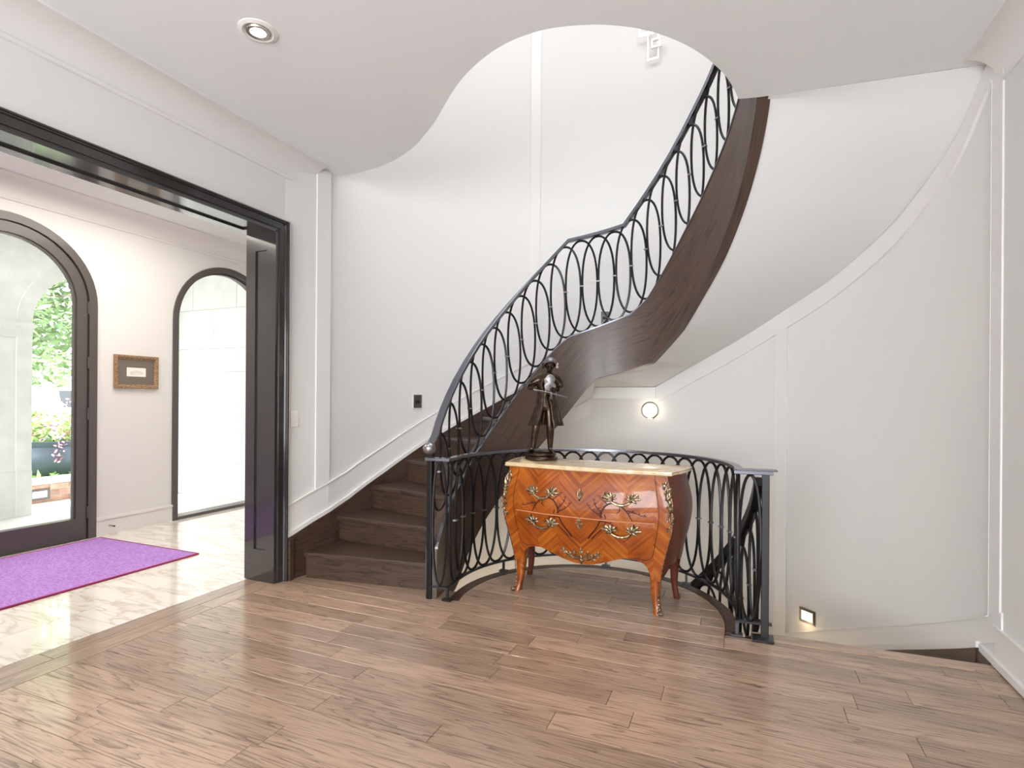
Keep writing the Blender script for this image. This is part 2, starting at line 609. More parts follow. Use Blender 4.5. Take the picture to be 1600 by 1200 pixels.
def clip_convex(poly, clip):
    """Sutherland-Hodgman: poly clipped by a convex counter-clockwise polygon"""
    out = list(poly)
    for i in range(len(clip)):
        a, b = clip[i], clip[(i + 1) % len(clip)]
        inp, out = out, []
        if not inp:
            return []

        def side(p):
            return (b[0] - a[0]) * (p[1] - a[1]) - (b[1] - a[1]) * (p[0] - a[0])
        for j in range(len(inp)):
            p, q = inp[j], inp[(j + 1) % len(inp)]
            sp, sq = side(p), side(q)
            if sp >= 0:
                out.append(p)
            if (sp >= 0) != (sq >= 0):
                t = sp / (sp - sq)
                out.append((p[0] + (q[0] - p[0]) * t, p[1] + (q[1] - p[1]) * t))
    return out


# ------------------------------------------------------------------ layout constants (metres)
CX, CY = -0.88, 3.35          # centre of the round stairwell
RW = 2.07                     # radius of its wall
XL, XR = CX - RW, CX + RW     # planes of the left and right walls
ZC = 3.06                     # ceiling
XW = -3.005                   # flat left wall (set back from the round wall)
XJ = -3.27                    # foyer side of the left wall
XF = -5.53                    # far wall of the foyer
YO0, YO1, ZO = 1.10, 2.892, 2.485   # cased opening
KW = RW * PI / 180


def wp(th, off=0.0):
    """point on the wall line: arc between 0 and 180 degrees, straight walls beyond; off = distance into the room"""
    r = RW - off
    if th > 180:
        return CX - r + (XW - XL) * max(0.0, min(1.0, (th - 180) * KW / .39)), CY - (th - 180) * KW
    if th < 0:
        return CX + r, CY + th * KW
    return CX + r * math.cos(R_(th)), CY + r * math.sin(R_(th))


def pol(r, th, z):
    return Vector((CX + r * math.cos(R_(th)), CY + r * math.sin(R_(th)), z))


def wall_strip(th0, th1, zlo, zhi, off0, off1, n=None):
    """solid applied strip on the curved wall between two height profiles"""
    n = n or max(2, int(abs(th1 - th0) / 3) + 1)
    mb = MB()
    rows = []
    for i in range(n + 1):
        th = th0 + (th1 - th0) * i / n
        a = zlo(th) if callable(zlo) else zlo
        b = zhi(th) if callable(zhi) else zhi
        x0, y0 = wp(th, off0)
        x1, y1 = wp(th, off1)
        rows.append([(x0, y0, a), (x1, y1, a), (x1, y1, b), (x0, y0, b)])
    o = mb.grid(rows, cu=True)
    mb.cap([o, o + 1, o + 2, o + 3])
    mb.cap([o + n * 4 + q for q in (3, 2, 1, 0)])
    return mb


# height profiles (degrees round the well -> height)
SKIRT = [(192, .28), (184.8, .373), (174.4, .489), (163, .674), (151.8, .888), (137, 1.16), (128, 1.33), (114, 1.58), (104, 1.75), (82, 1.95), (0, 3.45)]
S_TOP = [(197, .30), (183, .53), (169.4, .759), (163.1, .885), (157.6, .986), (147.4, 1.188), (136.6, 1.40), (120.4, 1.718), (113.7, 1.813), (85, 1.980), (77.5, 2.080), (72.9, 2.19), (58.8, 2.545), (45.1, 2.855), (33.4, 3.10), (20, 3.40), (0, 3.8)]
S_BOT = [(197, -.36), (173.9, .0), (166.8, .19), (157.3, .38), (144.7, .61), (130.4, .88), (119.5, 1.09), (107.4, 1.35), (101.4, 1.477), (75.1, 1.597), (61.7, 1.834), (51.8, 2.069), (41, 2.301), (33, 2.49), (23.5, 2.715), (13, 2.95), (5.5, 3.10), (0, 3.22)]
SOF_OUT = [(185, -.2), (108.7, 1.23), (103.5, 1.33), (103, 1.437), (86.3, 1.437), (77.1, 1.628), (52.9, 2.071), (42.6, 2.235), (27.7, 2.50), (12.6, 2.82), (5.5, 3.06), (0, 3.17)]
RAIL = [(197, .98), (194, 1.03), (184, 1.24), (173.4, 1.461), (155.4, 1.825), (132, 2.281), (114.4, 2.614), (88.7, 2.714), (72.6, 3.063), (57.3, 3.405), (43.9, 3.677), (30, 3.95), (12, 4.3)]
COLLAR = [(187, .83), (179.3, .964), (171.9, 1.093), (164.6, 1.224), (157.5, 1.362), (150.6, 1.498), (143.8, 1.635), (136.6, 1.773), (129.7, 1.908), (122.5, 2.050), (115.4, 2.165), (108.1, 2.246), (100.4, 2.285), (93, 2.319), (85.3, 2.398), (78.6, 2.540), (71.4, 2.679), (64.6, 2.830), (57.7, 2.980), (50.5, 3.132), (43.7, 3.282), (36.6, 3.420), (29.6, 3.57)]

# ------------------------------------------------------------------ floors
floor = struct('floor', MB().prism([(XJ + .27, -4.0), (XR + .02, -4.0), (XR + .02, 3.39), (-.02, 3.30)] +
                                   [tuple(pol(.85, t, 0).xy) for t in range(0, 181, 6)] + [(-1.74, 3.14), (XL, 3.12), (XJ + .27, 3.12)], -.30, -.0125), M['gap'])

# oak planks: rows across the hall, long joints parallel to the stair edge
disc = [tuple(pol(.815, t, 0).xy) for t in range(0, 181, 6)]
clip_disc = [(CX - .815, 2.0), (CX + .815, 2.0)] + disc
PW = .1307


def plank(poly, z=0.0, t=.012, name='plank', mat='oak', g=.0009, parent=None):
    cx = sum(p[0] for p in poly) / len(poly)
    cy = sum(p[1] for p in poly) / len(poly)
    mb = MB()
    n = len(poly)

    def inset(p, d):
        vx, vy = p[0] - cx, p[1] - cy
        return (p[0] - math.copysign(min(d, abs(vx)), vx) if abs(vx) > 1e-6 else p[0], p[1] - math.copysign(min(d, abs(vy)), vy) if abs(vy) > 1e-6 else p[1])
    b = [inset(p, g) for p in poly]
    tp = [inset(p, g + .0016) for p in poly]
    mb.v += [(p[0], p[1], z - t) for p in b] + [(p[0], p[1], z - .0012) for p in b] + [(p[0], p[1], z) for p in tp]
    for k in (0, n):
        for i in range(n):
            j = (i + 1) % n
            mb.f.append((k + i, k + j, k + n + j, k + n + i))
    mb.f.append(tuple(range(2 * n, 3 * n)))
    return obj(name, mb, M[mat], parent or floor)


rng = random.Random(5)
row = -14
while True:
    y0 = 1.391 - .002 + row * PW
    y1 = y0 + PW
    if y0 > 4.2:
        break
    x = XL - .05 + .0 - rng.uniform(0, .9)
    while x < XR:
        ln = rng.choice([.55, .8, .95, 1.1, 1.25, 1.5, 1.7])
        a, b = max(x, -2.997), min(x + ln, XR)
        x += ln
        if b - a < .03:
            continue
        q = [(a, y0), (b, y0), (b, y1), (a, y1)]
        if y1 <= 3.262:
            pass
        elif y0 < 3.262:
            # row cut by the stair: bay part inside the round, hall parts up to the border boards
            for k, reg in enumerate(([(-9, -5), (-1.705, -5), (-1.705, 3.262), (-9, 3.262)], [(-1.704, -5), (-.066, -5), (-.066, 9), (-1.704, 9)],
                                     [(-.065, -5), (9, -5), (9, 3.262 + 8.93 * .0455), (-.065, 3.256)])):
                p_ = clip_convex(q, reg)
                if k == 1 and p_:
                    p_ = clip_convex(p_, clip_disc)
                if len(p_) >= 3 and (max(v[0] for v in p_) - min(v[0] for v in p_)) > .01:
                    plank(p_)
            continue
        else:
            q = clip_convex(q, clip_disc)
        if len(q) >= 3 and (max(p[0] for p in q) - min(p[0] for p in q)) > .01:
            plank(q)
    row += 1
# border boards: along the foyer opening, along the stair opening, round the bay
for ya, yb in ((-2.0, .3), (.3, 1.62), (1.62, 2.90)):
    plank([(-3.262, ya), (-3.132, ya), (-3.132, yb), (-3.262, yb)], name='border_board', mat='oak_turned')
    plank([(-3.130, ya - .5), (-2.999, ya - .5), (-2.999, min(yb - .5, 2.90)), (-3.130, min(yb - .5, 2.90))], name='border_board', mat='oak_turned')
plank([(-3.130, 2.40), (-2.999, 2.40), (-2.999, 2.90), (-3.130, 2.90)], name='border_board', mat='oak_turned')
plank([(.07, 3.264), (1.19, 3.315), (1.19, 3.412), (.07, 3.365)], z=.003, t=.035, name='stair_nosing')
for k in range(8):
    t0, t1 = 197 - k * 25.1, 197 - (k + 1) * 25.1
    pts = [(t0 + (t1 - t0) * i / 6) for i in range(7)]
    mb = MB()
    rows = []
    for t in pts:
        rows.append([pol(.818, t, -.03), pol(.888, t, -.03), pol(.888, t, .0), pol(.885, t, .003), pol(.822, t, .003), pol(.818, t, .0)])
    o = mb.grid(rows, cu=True)
    mb.cap([o + q for q in range(6)])
    mb.cap([o + 36 + q for q in range(5, -1, -1)])
    obj('curved_nosing', mb, M['stair'], floor)
mb = MB()
mb.grid([[pol(.872, t, z) for t in range(-4, 199, 4)] for z in (-.16, -.03)])
obj('edge_fascia', mb, M['stair'], floor, smooth=True)
mb = MB()
mb.grid([[pol(.868, t, z) for t in range(-4, 199, 4)] for z in (-2.6, -.16)])
obj('well_apron', mb, M['plaster'], floor, smooth=True)
struct('floor', MB().box(-2.95, 1.4, 3.2, 5.5, -2.62, -2.5), M['stair'])

struct('wall_basement', MB().box(-3.2, -1.66, 3.10, 3.2, -2.62, -.29), M['wall'])
struct('wall_basement', MB().box(-.1, 1.40, 3.16, 3.24, -2.62, -.29), M['wall'])

# foyer: polished tiles over grout
ffl = struct('floor', MB().box(XF - .05, XJ + .006, -1.2, 5.65, -.2, -.0035), M['grout'])
tw, tl = .40, .80
nrow = int(math.ceil((XJ - XF) / tw))
for i in range(nrow):
    x0 = XJ + .006 - (i + 1) * tw
    x1 = x0 + tw
    y = -1.2 - (.4 if i % 2 else 0)
    while y < 5.65:
        ya, yb = max(y, -1.2), min(y + tl, 5.65)
        if yb - ya > .02:
            mb = MB()
            mb.prism([(max(x0, XF) + .0013, ya + .0013), (x1 - .0013, ya + .0013), (x1 - .0013, yb - .0013), (max(x0, XF) + .0013, yb - .0013)], -.02, 0)
            obj('tile', mb, M['tile'], ffl)
        y += tl

# ------------------------------------------------------------------ ceiling with the free-form opening, upper storey
edge = [(XL, 3.435), (-2.742, 3.437), (-2.60, 3.423), (-2.473, 3.395), (-2.31, 3.34), (-2.159, 3.262), (-2.06, 3.20), (-1.974, 3.134), (-1.88, 3.06), (-1.786, 2.984),
        (-1.685, 2.885), (-1.584, 2.789), (-1.505, 2.715), (-1.424, 2.648), (-1.34, 2.588), (-1.252, 2.535), (-1.145, 2.482), (-1.034, 2.449), (-.95, 2.437), (-.866, 2.435), (-.79, 2.446), (-.718, 2.464),
        (-.645, 2.487), (-.578, 2.518), (-.51, 2.556), (-.444, 2.601), (-.376, 2.659), (-.312, 2.728), (-.242, 2.818), (-.177, 2.925), (-.13, 3.022), (-.088, 3.124), (-.055, 3.23), (-.03, 3.343), (-.015, 3.42)]
for _ in range(2):   # corner cutting for a smooth curve
    e2 = [edge[0]]
    for a, b in zip(edge, edge[1:]):
        e2 += [(a[0] * .75 + b[0] * .25, a[1] * .75 + b[1] * .25), (a[0] * .25 + b[0] * .75, a[1] * .25 + b[1] * .75)]
    edge = e2 + [edge[-1]]
cpoly = edge + [(.10, 3.444), (XR + .1, 3.555), (XR + .1, -4.0), (XL - .05, -4.0), (XL - .05, 3.435)]


def concave_slab(mb, poly, z0, z1):
    tri = geometry.tessellate_polygon([[Vector((p[0], p[1], 0)) for p in poly]])
    n = len(poly)
    o = len(mb.v)
    mb.v += [(p[0], p[1], z0) for p in poly] + [(p[0], p[1], z1) for p in poly]
    for t in tri:
        mb.f.append((o + t[0], o + t[1], o + t[2]))
        mb.f.append((o + n + t[2], o + n + t[1], o + n + t[0]))
    for i in range(n):
        j = (i + 1) % n
        mb.f.append((o + i, o + j, o + n + j, o + n + i))


mb = MB()
concave_slab(mb, cpoly, ZC, ZC + .36)
struct('ceiling', mb, M['ceiling'], smooth=True, angle=30)
struct('ceiling', MB().box(XL - .3, XR + .3, -.6, 5.6, 6.2, 6.3), M['ceiling'])
struct('ceiling', MB().box(XF - .1, XJ + .01, -1.3, 5.75, 3.10, 3.2), M['ceiling'])

# curved wall (runs down into the basement and up to the roof) with applied stiles and rails
mb = MB()
zs = [-2.55, -1, 0, 1, 2, 3, 4, 5, 6.2]
mb.grid([[(*wp(t), z) for t in range(0, 181, 3)] for z in zs])
mb.grid([[(*wp(t, -.08), z) for t in range(0, 181, 3)] for z in (-2.55, 6.2)])
wall = struct('wall_back', mb, M['wall'], smooth=True, angle=60)


def skirt(t):
    return interp(SKIRT, t)


def wtrim(name, *a, mat='trim', **k):
    return obj(name, wall_strip(*a, **k), M[mat], wall, smooth=True, angle=35)


wtrim('stile', 179.7, 183.3, lambda t: skirt(t) + .226, 6.2, 0, .012)
wtrim('stile', 118.5, 121.3, lambda t: skirt(t) + .226, 6.2, 0, .012)
wtrim('stile', 57.0, 59.6, lambda t: skirt(t) + .226, 6.2, 0, .012)
for t0, t1, n in ((0, 180, 66), (180, 190.5, 6)):
    wtrim('panel_rail', t0, t1, lambda t: skirt(t), lambda t: skirt(t) + .225, 0, .012, n=n)
    wtrim('panel_bead', t0, t1, lambda t: skirt(t) + .219, lambda t: skirt(t) + .2255, 0, .019, n=n)
    wtrim('base_cap', t0, t1, lambda t: skirt(t), lambda t: skirt(t) + .030, 0, .030, n=n)
# below the stair soffit
sof = lambda t: interp(SOF_OUT, t)
pb = lambda t: .287 - .0167 * t
wtrim('stile', 53, 55.7, pb, lambda t: sof(t) - .156, 0, .012)
wtrim('stile', .6, 3.8, pb, lambda t: min(sof(t), ZC), 0, .012)
wtrim('panel_rail', 3.81, 86.3, lambda t: sof(t) - .155, lambda t: sof(t), 0, .012)
wtrim('panel_bead', 3.81, 53, lambda t: sof(t) - .1555, lambda t: sof(t) - .150, 0, .019)
wtrim('panel_bead', 55.7, 86.3, lambda t: sof(t) - .1555, lambda t: sof(t) - .150, 0, .019)
wtrim('panel_rail', 86.3, 104, lambda t: 1.325, lambda t: 1.437, 0, .03)
wtrim('panel_rail', 104, 150, lambda t: sof(t) - .155, lambda t: sof(t), 0, .012)
wtrim('panel_rail', 0, 120, lambda t: pb(t) - .14, lambda t: pb(t) - .001, 0, .012)
wtrim('panel_bead', 3.8, 53, lambda t: pb(t) - .007, pb, 0, .020)
wtrim('panel_bead', 55.7, 110, lambda t: pb(t) - .007, pb, 0, .020)
for th in (3.8, 53, 55.7):
    wtrim('panel_bead', th - .1, th + .1, pb, lambda t: sof(t) - .155, 0, .0135, n=1)
wtrim('base_cap', 6, 120, lambda t: pb(t) - .163, lambda t: pb(t) - .128, .0, .030)

# left wall with the cased opening
def holed(mb, outer, holes, to3, d):
    loops = [outer] + holes
    tri = geometry.tessellate_polygon([[Vector((p[0], p[1], 0)) for p in l] for l in loops])
    flat = [p for l in loops for p in l]
    n = len(flat)
    o = len(mb.v)
    mb.v += [to3(p[0], p[1], 0) for p in flat] + [to3(p[0], p[1], d) for p in flat]
    for t in tri:
        mb.f.append((o + t[0], o + t[1], o + t[2]))
        mb.f.append((o + n + t[2], o + n + t[1], o + n + t[0]))
    s = 0
    for l in loops:
        for i in range(len(l)):
            j = (i + 1) % len(l)
            mb.f.append((o + s + i, o + s + j, o + n + s + j, o + n + s + i))
        s += len(l)


mb = MB()
lw = [(-4.0, 0), (YO0 - .02, 0), (YO0 - .02, ZO + .02), (YO1 + .02, ZO + .02), (YO1 + .02, 0), (2.96, 0), (2.96, 3.42), (-4.0, 3.42)]
holed(mb, lw, [], lambda a, b, d: (XW - d, a, b), XW - XJ)
lwall = struct('wall_left', mb, M['wall'])
obj('pier', MB().prism([(XW, 2.96), (XL, CY), (XJ, CY), (XJ, 2.96)], 0, 3.42), M['wall'], lwall)
mb = MB().box(XL - .05, XL, -.6, CY, 3.42, 6.2)
struct('wall_left', mb, M['wall'])
mb = MB().box(XW - .25, XL + .02, 3.12, CY, -.3, 0)
obj('plinth', mb, M['stair'], lwall)

cas = struct_empty('trim_1')
tag(cas, 'black lacquered panelled casing of the wide opening between hall and foyer')


def frame_sweep(prof, zbase=0.0):
    mb = MB()
    rows = []
    for k in range(4):
        r = []
        for d, x in prof:
            y = YO1 + d if k < 2 else YO0 - d
            z = zbase if k in (0, 3) else ZO + d
            r.append((x, y, z))
        rows.append(r)
    mb.grid(rows, cu=True)
    return mb


obj('architrave', frame_sweep([(-.002, XW - .03), (-.002, XW - .012), (.006, XW - .011), (.007, XW + .001), (.013, XW + .002), (.014, XW + .012), (.016, XW + .010), (.055, XW + .016), (.057, XW + .030), (.063, XW + .031), (.064, XW + .044), (.072, XW + .044), (.072, XW - .01)]), M['dark'], cas)
obj('architrave', frame_sweep([(0, XJ), (.1, XJ), (.1, XJ - .03), (.0, XJ - .03)]), M['dark'], cas)
mb = MB()
mb.box(XJ, XW, YO1, YO1 + .02, 0, ZO + .02)
obj('jamb', mb, M['dark'], cas)
mb = MB().box(XJ, XW, YO0 - .02, YO0, 0, ZO + .02)
obj('jamb', mb, M['dark'], cas)
obj('head_lining', MB().box(XJ, XW, YO0, YO1, ZO, ZO + .02), M['dark'], cas)
for ysgn, yy in ((-1, YO1), (1, YO0)):
    for x0, x1, z0, z1 in ((XJ, XJ + .072, 0, ZO), (XW - .085, XW, 0, ZO), (XJ + .072, XW - .085, 0, .225), (XJ + .072, XW - .085, 2.353, ZO)):
        a, b = sorted((yy, yy + ysgn * .012))
        obj('panel_stile', MB().box(x0, x1, a, b, z0, z1), M['dark'], cas)
for x0, x1, ya, yb in ((XJ, XJ + .072, YO0, YO1), (XW - .085, XW, YO0, YO1), (XJ + .072, XW - .085, YO0, YO0 + .26), (XJ + .072, XW - .085, YO1 - .12, YO1)):
    obj('panel_stile', MB().box(x0, x1, ya, yb, ZO - .012, ZO), M['dark'], cas)

# cove cornice + bead on left and right wall
def cove_rows(sx, x, y0, y1, ztop, w=.13, hgt=.155, endcut=True):
    mb = MB()
    pr = []
    for i in range(9):
        a = PI / 2 * i / 8
        pr.append((w - w * math.cos(a) * 1.0 if False else w * (1 - math.sin(a)), ztop - hgt * (1 - math.cos(a)) if False else ztop - hgt + hgt * (1 - math.cos(PI / 2 - a))))
    prof = [(0, ztop + .004), (w + .006, ztop + .004), (w + .006, ztop - .012)] + [(w * (1 - math.sin(PI / 2 * i / 8)) + .006, ztop - .012 - (hgt - .012) * (1 - math.cos(PI / 2 * i / 8))) for i in range(9)] + [(.012, ztop - hgt), (.018, ztop - hgt - .008), (.012, ztop - hgt - .024), (0, ztop - hgt - .028)]
    rows = [[(x + sx * d, y, z) for d, z in prof] for y in (y0, y1)]
    o = mb.grid(rows, cu=True)
    n = len(prof)
    mb.cap([o + q for q in range(n)])
    mb.cap([o + n + q for q in range(n - 1, -1, -1)])
    return mb


struct('trim_2', cove_rows(1, XW, -4.0, 3.24, ZC), M['trim'], smooth=True, angle=50)
struct('trim_3', cove_rows(-1, XR, -4.0, 3.45, ZC), M['trim'], smooth=True, angle=50)

# right wall, rear wall with two tall windows
mb = MB().box(XR - .004, XR + .15, -4.0, 3.42, -.3, 3.42)
rwall = struct('wall_right', mb, M['wall'])
struct('wall_right', MB().box(XR, XR + .05, -.6, CY, 3.42, 6.2), M['wall'])
struct('baseboard_right', MB().box(XR - .012, XR, -4.0, 3.42, 0, .2), M['trim'])
obj('bead', MB().box(XR - .020, XR, -4.0, 3.42, .194, .201), M['trim'], rwall)
bs = struct('baseboard_right', MB().box(XR - .030, XR - .002, -4.0, 3.56, .010, .046), M['trim'])
mb = MB()
holed(mb, [(XL, 0), (XR, 0), (XR, 3.42), (XL, 3.42)], [[(-2.5, .35), (-1.0, .35), (-1.0, 2.75), (-2.5, 2.75)], [(-.5, .35), (1.0, .35), (1.0, 2.75), (-.5, 2.75)]], lambda a, b, d: (a, -4.0 - d, b), .15)
struct('wall_rear', mb, M['wall'])
struct('wall_rear', MB().box(XL, XR, -.65, -.6, 3.42, 6.2), M['wall'])
struct('baseboard_left', MB().box(XW, XW + .015, -4.0, YO0 - .1, 0, .2), M['trim'])

# ------------------------------------------------------------------ staircase
def span_interp(tab):
    return lambda t: interp(tab, t)


st = thing('staircase', 'curved dark oak staircase rising around the white stairwell wall', 'staircase')
RIS, T0, DT = .19, 187.6, 10.35
RI = .985


def local_tread(dth, r0, r1, z, thick, nose):
    """tread in a frame whose x axis is the nosing radius"""
    def pt(r, a):
        return (r * math.cos(R_(a)), r * math.sin(R_(a)))
    dn = lambda r: math.degrees(nose / r)
    poly = []
    n = 4
    inner = [pt(r0, dn(r0) - (dth + dn(r0)) * i / n) for i in range(n + 1)]
    outer = [pt(r1, dn(r1) - (dth + dn(r1)) * i / n) for i in range(n + 1)]
    poly = inner[::-1] + outer
    area = sum(poly[i][0] * poly[(i + 1) % len(poly)][1] - poly[(i + 1) % len(poly)][0] * poly[i][1] for i in range(len(poly)))
    if area < 0:
        poly = poly[::-1]
    return MB().prism(poly, z - thick, z)


def flight(parent, steps, r0, r1, under=False):
    for th, dth, z in steps:
        o = obj('tread', local_tread(dth + 1.5, r0, r1, 0, .032, .028), M['stair'], parent, bevel=.006)
        o.location = (CX, CY, z)
        o.rotation_euler = (0, 0, R_(th))
        mb = MB()
        mb.box(r0, r1, -.018, 0, -RIS, -.031)
        q = obj('riser', mb, M['stair'], parent)
        q.location = (CX, CY, z)
        q.rotation_euler = (0, 0, R_(th))


steps = [(T0 - DT * k, DT, RIS * (k + 1)) for k in range(8)]
steps.append((T0 - DT * 8, 22.5, RIS * 9))
steps += [(T0 - DT * 8 - 22.5 - 8.9 * k, 8.9, RIS * (10 + k)) for k in range(8)]
flight(st, steps, RI, RW - .03)


def ribbon(tab_lo, tab_hi, r0, r1, a0, a1, n):
    """solid curved board between two profiles and two radii, uv in metres along the pitch"""
    mb = MB()
    mb.uv = []
    rows = []
    run = 0
    prev = None
    for i in range(n + 1):
        t = a0 + (a1 - a0) * i / n
        lo, hi = tab_lo(t), tab_hi(t)
        p = pol(r0, t, (lo + hi) / 2)
        if prev is not None:
            run += (p - prev).length
        prev = p
        rows.append([pol(r0, t, lo), pol(r1, t, lo), pol(r1, t, hi), pol(r0, t, hi)])
        mb.uv += [(run, 0), (run, (r1 - r0)), (run, (hi - lo) + (r1 - r0)), (run, hi - lo)]
    o = mb.grid(rows, cu=True)
    mb.cap([o + q for q in range(4)])
    mb.cap([o + n * 4 + q for q in (3, 2, 1, 0)])
    return mb


lo = lambda t: max(interp(S_BOT, t), -.05) if t > 160 else interp(S_BOT, t)
obj('stringer', ribbon(lo, lambda t: interp(S_TOP, t), .97, 1.045, 195.5, 6, 150), M['stringer'], st, smooth=True, angle=35)
obj('stringer_lip', ribbon(lambda t: interp(S_TOP, t), lambda t: interp(S_TOP, t) + .012, .964, .984, 195.5, 6, 150), M['railtop'], st, smooth=True, angle=35)
obj('skirt_board', ribbon(lambda t: max(skirt(t) - (.42 if t > 104 else .25), -.02), lambda t: skirt(t), RW - .035, RW, 180, 20, 80), M['stringer'], st, smooth=True, angle=35)
mb = MB()
mb.uv = []
pts = [(180, skirt(180)), (182, skirt(182)), (184, skirt(184)), (187, skirt(187)), (190.2, .30)]
rows = []
for t, z in pts:
    x0, y0 = wp(t, 0)
    x1, y1 = wp(t, .035)
    rows.append([(x1, y1, 0), (x0, y0, 0), (x0, y0, z), (x1, y1, z)])
    mb.uv += [(y1, 0), (y1, .05), (y1, z + .05), (y1, z)]
o = mb.grid(rows, cu=True)
mb.cap([o, o + 1, o + 2, o + 3])
mb.cap([o + 16 + q for q in (3, 2, 1, 0)])
obj('skirt_board', mb, M['stringer'], st)
obj('skirt_block', MB().box(XW, XW + .060, 2.966, 3.01, 0, .298), M['stair'], st, bevel=.004)

# plaster soffit between stringer and wall, with the flat faceted landing underside
RO = RW + .03
for lo_t, hi_t in ((5.5, 75.1), (103.5, 182)):
    mb = MB()
    rows = []
    n = max(2, int((hi_t - lo_t) / 2))
    for i in range(n + 1):
        t = lo_t + (hi_t - lo_t) * i / n
        zi = min(interp(S_BOT, t) + .02, ZC)
        zo = min(interp(SOF_OUT, t), ZC) if t > 5.6 else ZC
        rows.append([pol(1.03 + (RO - 1.03) * k / 4, t, zi + (zo - zi) * k / 4) for k in range(5)])
    mb.grid(rows)
    obj('soffit', mb, M['plaster'], st, smooth=True, angle=20)
# faceted underside of the landing: two flat fans meeting in a crease
mb = MB()
inn = [pol(1.03, 75.1 + 26.3 * i / 8, interp(S_BOT, 75.1 + 26.3 * i / 8) + .02) for i in range(9)]
o77 = pol(RO, 77.1, interp(SOF_OUT, 77.1))
o = mb.add([o77] + inn, [])
mb.f += [(o, o + 1 + i, o + 2 + i) for i in range(8)]
outr = [pol(RO, t, interp(SOF_OUT, t)) for t in (77.1, 80, 83, 86.3, 90, 94, 98, 103)]
o = mb.add([inn[-1]] + outr, [])
mb.f += [(o, o + 2 + i, o + 1 + i) for i in range(7)]
o = mb.add([inn[0], pol(RO, 75.1, interp(SOF_OUT, 75.1)), o77], [(0, 0, 0)][:0])
mb.f.append((o, o + 1, o + 2))
o = mb.add([inn[-1], outr[-1], pol(RO, 103.5, interp(SOF_OUT, 103.5)), pol(1.03, 103.5, interp(S_BOT, 103.5) + .02)], [])
mb.f.append((o, o + 1, o + 2, o + 3))
obj('landing_soffit', mb, M['plaster'], st)

# ------------------------------------------------------------------ iron balustrades
def bar_sec(w, h, c=.25):
    a, b = w / 2, h / 2
    k = min(a, b) * c
    return [(-a + k, -b), (a - k, -b), (a, -b + k), (a, b - k), (a - k, b), (-a + k, b), (-a, b - k), (-a, -b + k)]


def oval(center_fn, a_deg, b, r, rad=.0092, n=40, ex=2.25):
    """upright superellipse wrapped on a cylinder; center_fn = (theta, z)"""
    th, z = center_fn
    pts = []
    for i in range(n):
        f = 2 * PI * i / n
        cs, sn = math.cos(f), math.sin(f)
        px = math.copysign(abs(cs) ** (2 / ex), cs)
        pz = math.copysign(abs(sn) ** (2 / ex), sn)
        pts.append(pol(r, th + a_deg * px, z + b * pz))
    return MB().tube(pts, rad, 6, closed=True)


def collar(parent, th, z, r, s=.016):
    mb = MB()
    e = Vector((-math.sin(R_(th)), math.cos(R_(th)), 0))
    n = Vector((math.cos(R_(th)), math.sin(R_(th)), 0))
    mb.obox(pol(r, th, z), e * s, n * .0125, (0, 0, .005))
    return obj('collar', mb, M['collar'], parent)


rl = thing('stair_balustrade', 'black iron balustrade of interlaced ovals climbing the curved stair', 'railing')
RR = 1.005
path = [pol(RR + .012, 196.5, 1.005)] + [pol(RR, t, interp(RAIL, t)) for t in [192, 188, 184, 179, 173.4, 167, 161, 155.4, 149, 143, 137, 132, 126, 120, 114.4, 108, 101, 95, 88.7, 83, 78, 72.6, 67, 62, 57.3, 52, 48, 43.9, 38, 32, 26, 20]]
obj('handrail', MB().sweep([p - Vector((0, 0, .012)) for p in path], bar_sec(.052, .026)), M['railtop'], rl, smooth=True, angle=30)
mb = MB()
for i in range(9):
    pass
mb.lathe([(.0, -.034), (.024, -.034), (.036, -.024), (.042, 0), (.036, .024), (.024, .034), (.0, .034)], 18, pol(RR + .012, 197.3, .985), axis='X')
obj('rail_scroll', mb, M['collar'], rl, smooth=True)
for k, (th, z) in enumerate(COLLAR):
    nxt = COLLAR[k + 1] if k + 1 < len(COLLAR) else (th - 7, z + .14)
    prv = COLLAR[k - 1] if k else (th + 7.5, z - .13)
    dz = (nxt[1] - prv[1]) / 2
    G = (interp(RAIL, th) - interp(S_TOP, th)) / 2 - .022
    zc = (interp(RAIL, th) - .03 + interp(S_TOP, th) + .012) / 2
    b = math.sqrt(max(.28 ** 2, G * G - dz * dz))
    if k == 0:
        b = .26
    obj('oval', oval((th, zc), (prv[0] - nxt[0]) / 2 * .97, b, RR), M['iron'], rl, smooth=True)
    collar(rl, th, zc, RR)

# guard rail round the bay, sharing its end posts with the stair
gd = thing('guard_railing', 'low curved iron guard railing of interlaced ovals behind the inlaid chest', 'railing')
PL, PR = Vector((-1.862, 3.082, 0)), Vector((.137, 3.297, 0))
GR = .88
CL, CR_ = Vector((-1.738, 3.088, 0)), Vector((0.0, 3.279, 0))
arc = [pol(GR, 192 - 2 * 2.0 * i, 0) for i in range(49)]
gp = [PL + Vector((-.03, 0, 0)), CL] + arc + [CR_, PR + Vector((.035, .002, 0))]
obj('handrail', MB().sweep([p + Vector((0, 0, .912)) for p in gp], bar_sec(.046, .022)), M['railtop'], gd, smooth=True, angle=30)
obj('bottom_rail', MB().sweep([p + Vector((0, 0, .082)) for p in gp[0:]], bar_sec(.026, .012)), M['iron_flat'], gd, smooth=True, angle=30)
for t in [188.35 - 8.45 * k for k in range(23)]:
    obj('oval', oval((t, .494), 8.45 * .975, .402, GR), M['iron'], gd, smooth=True)
    collar(gd, t, .494, GR)


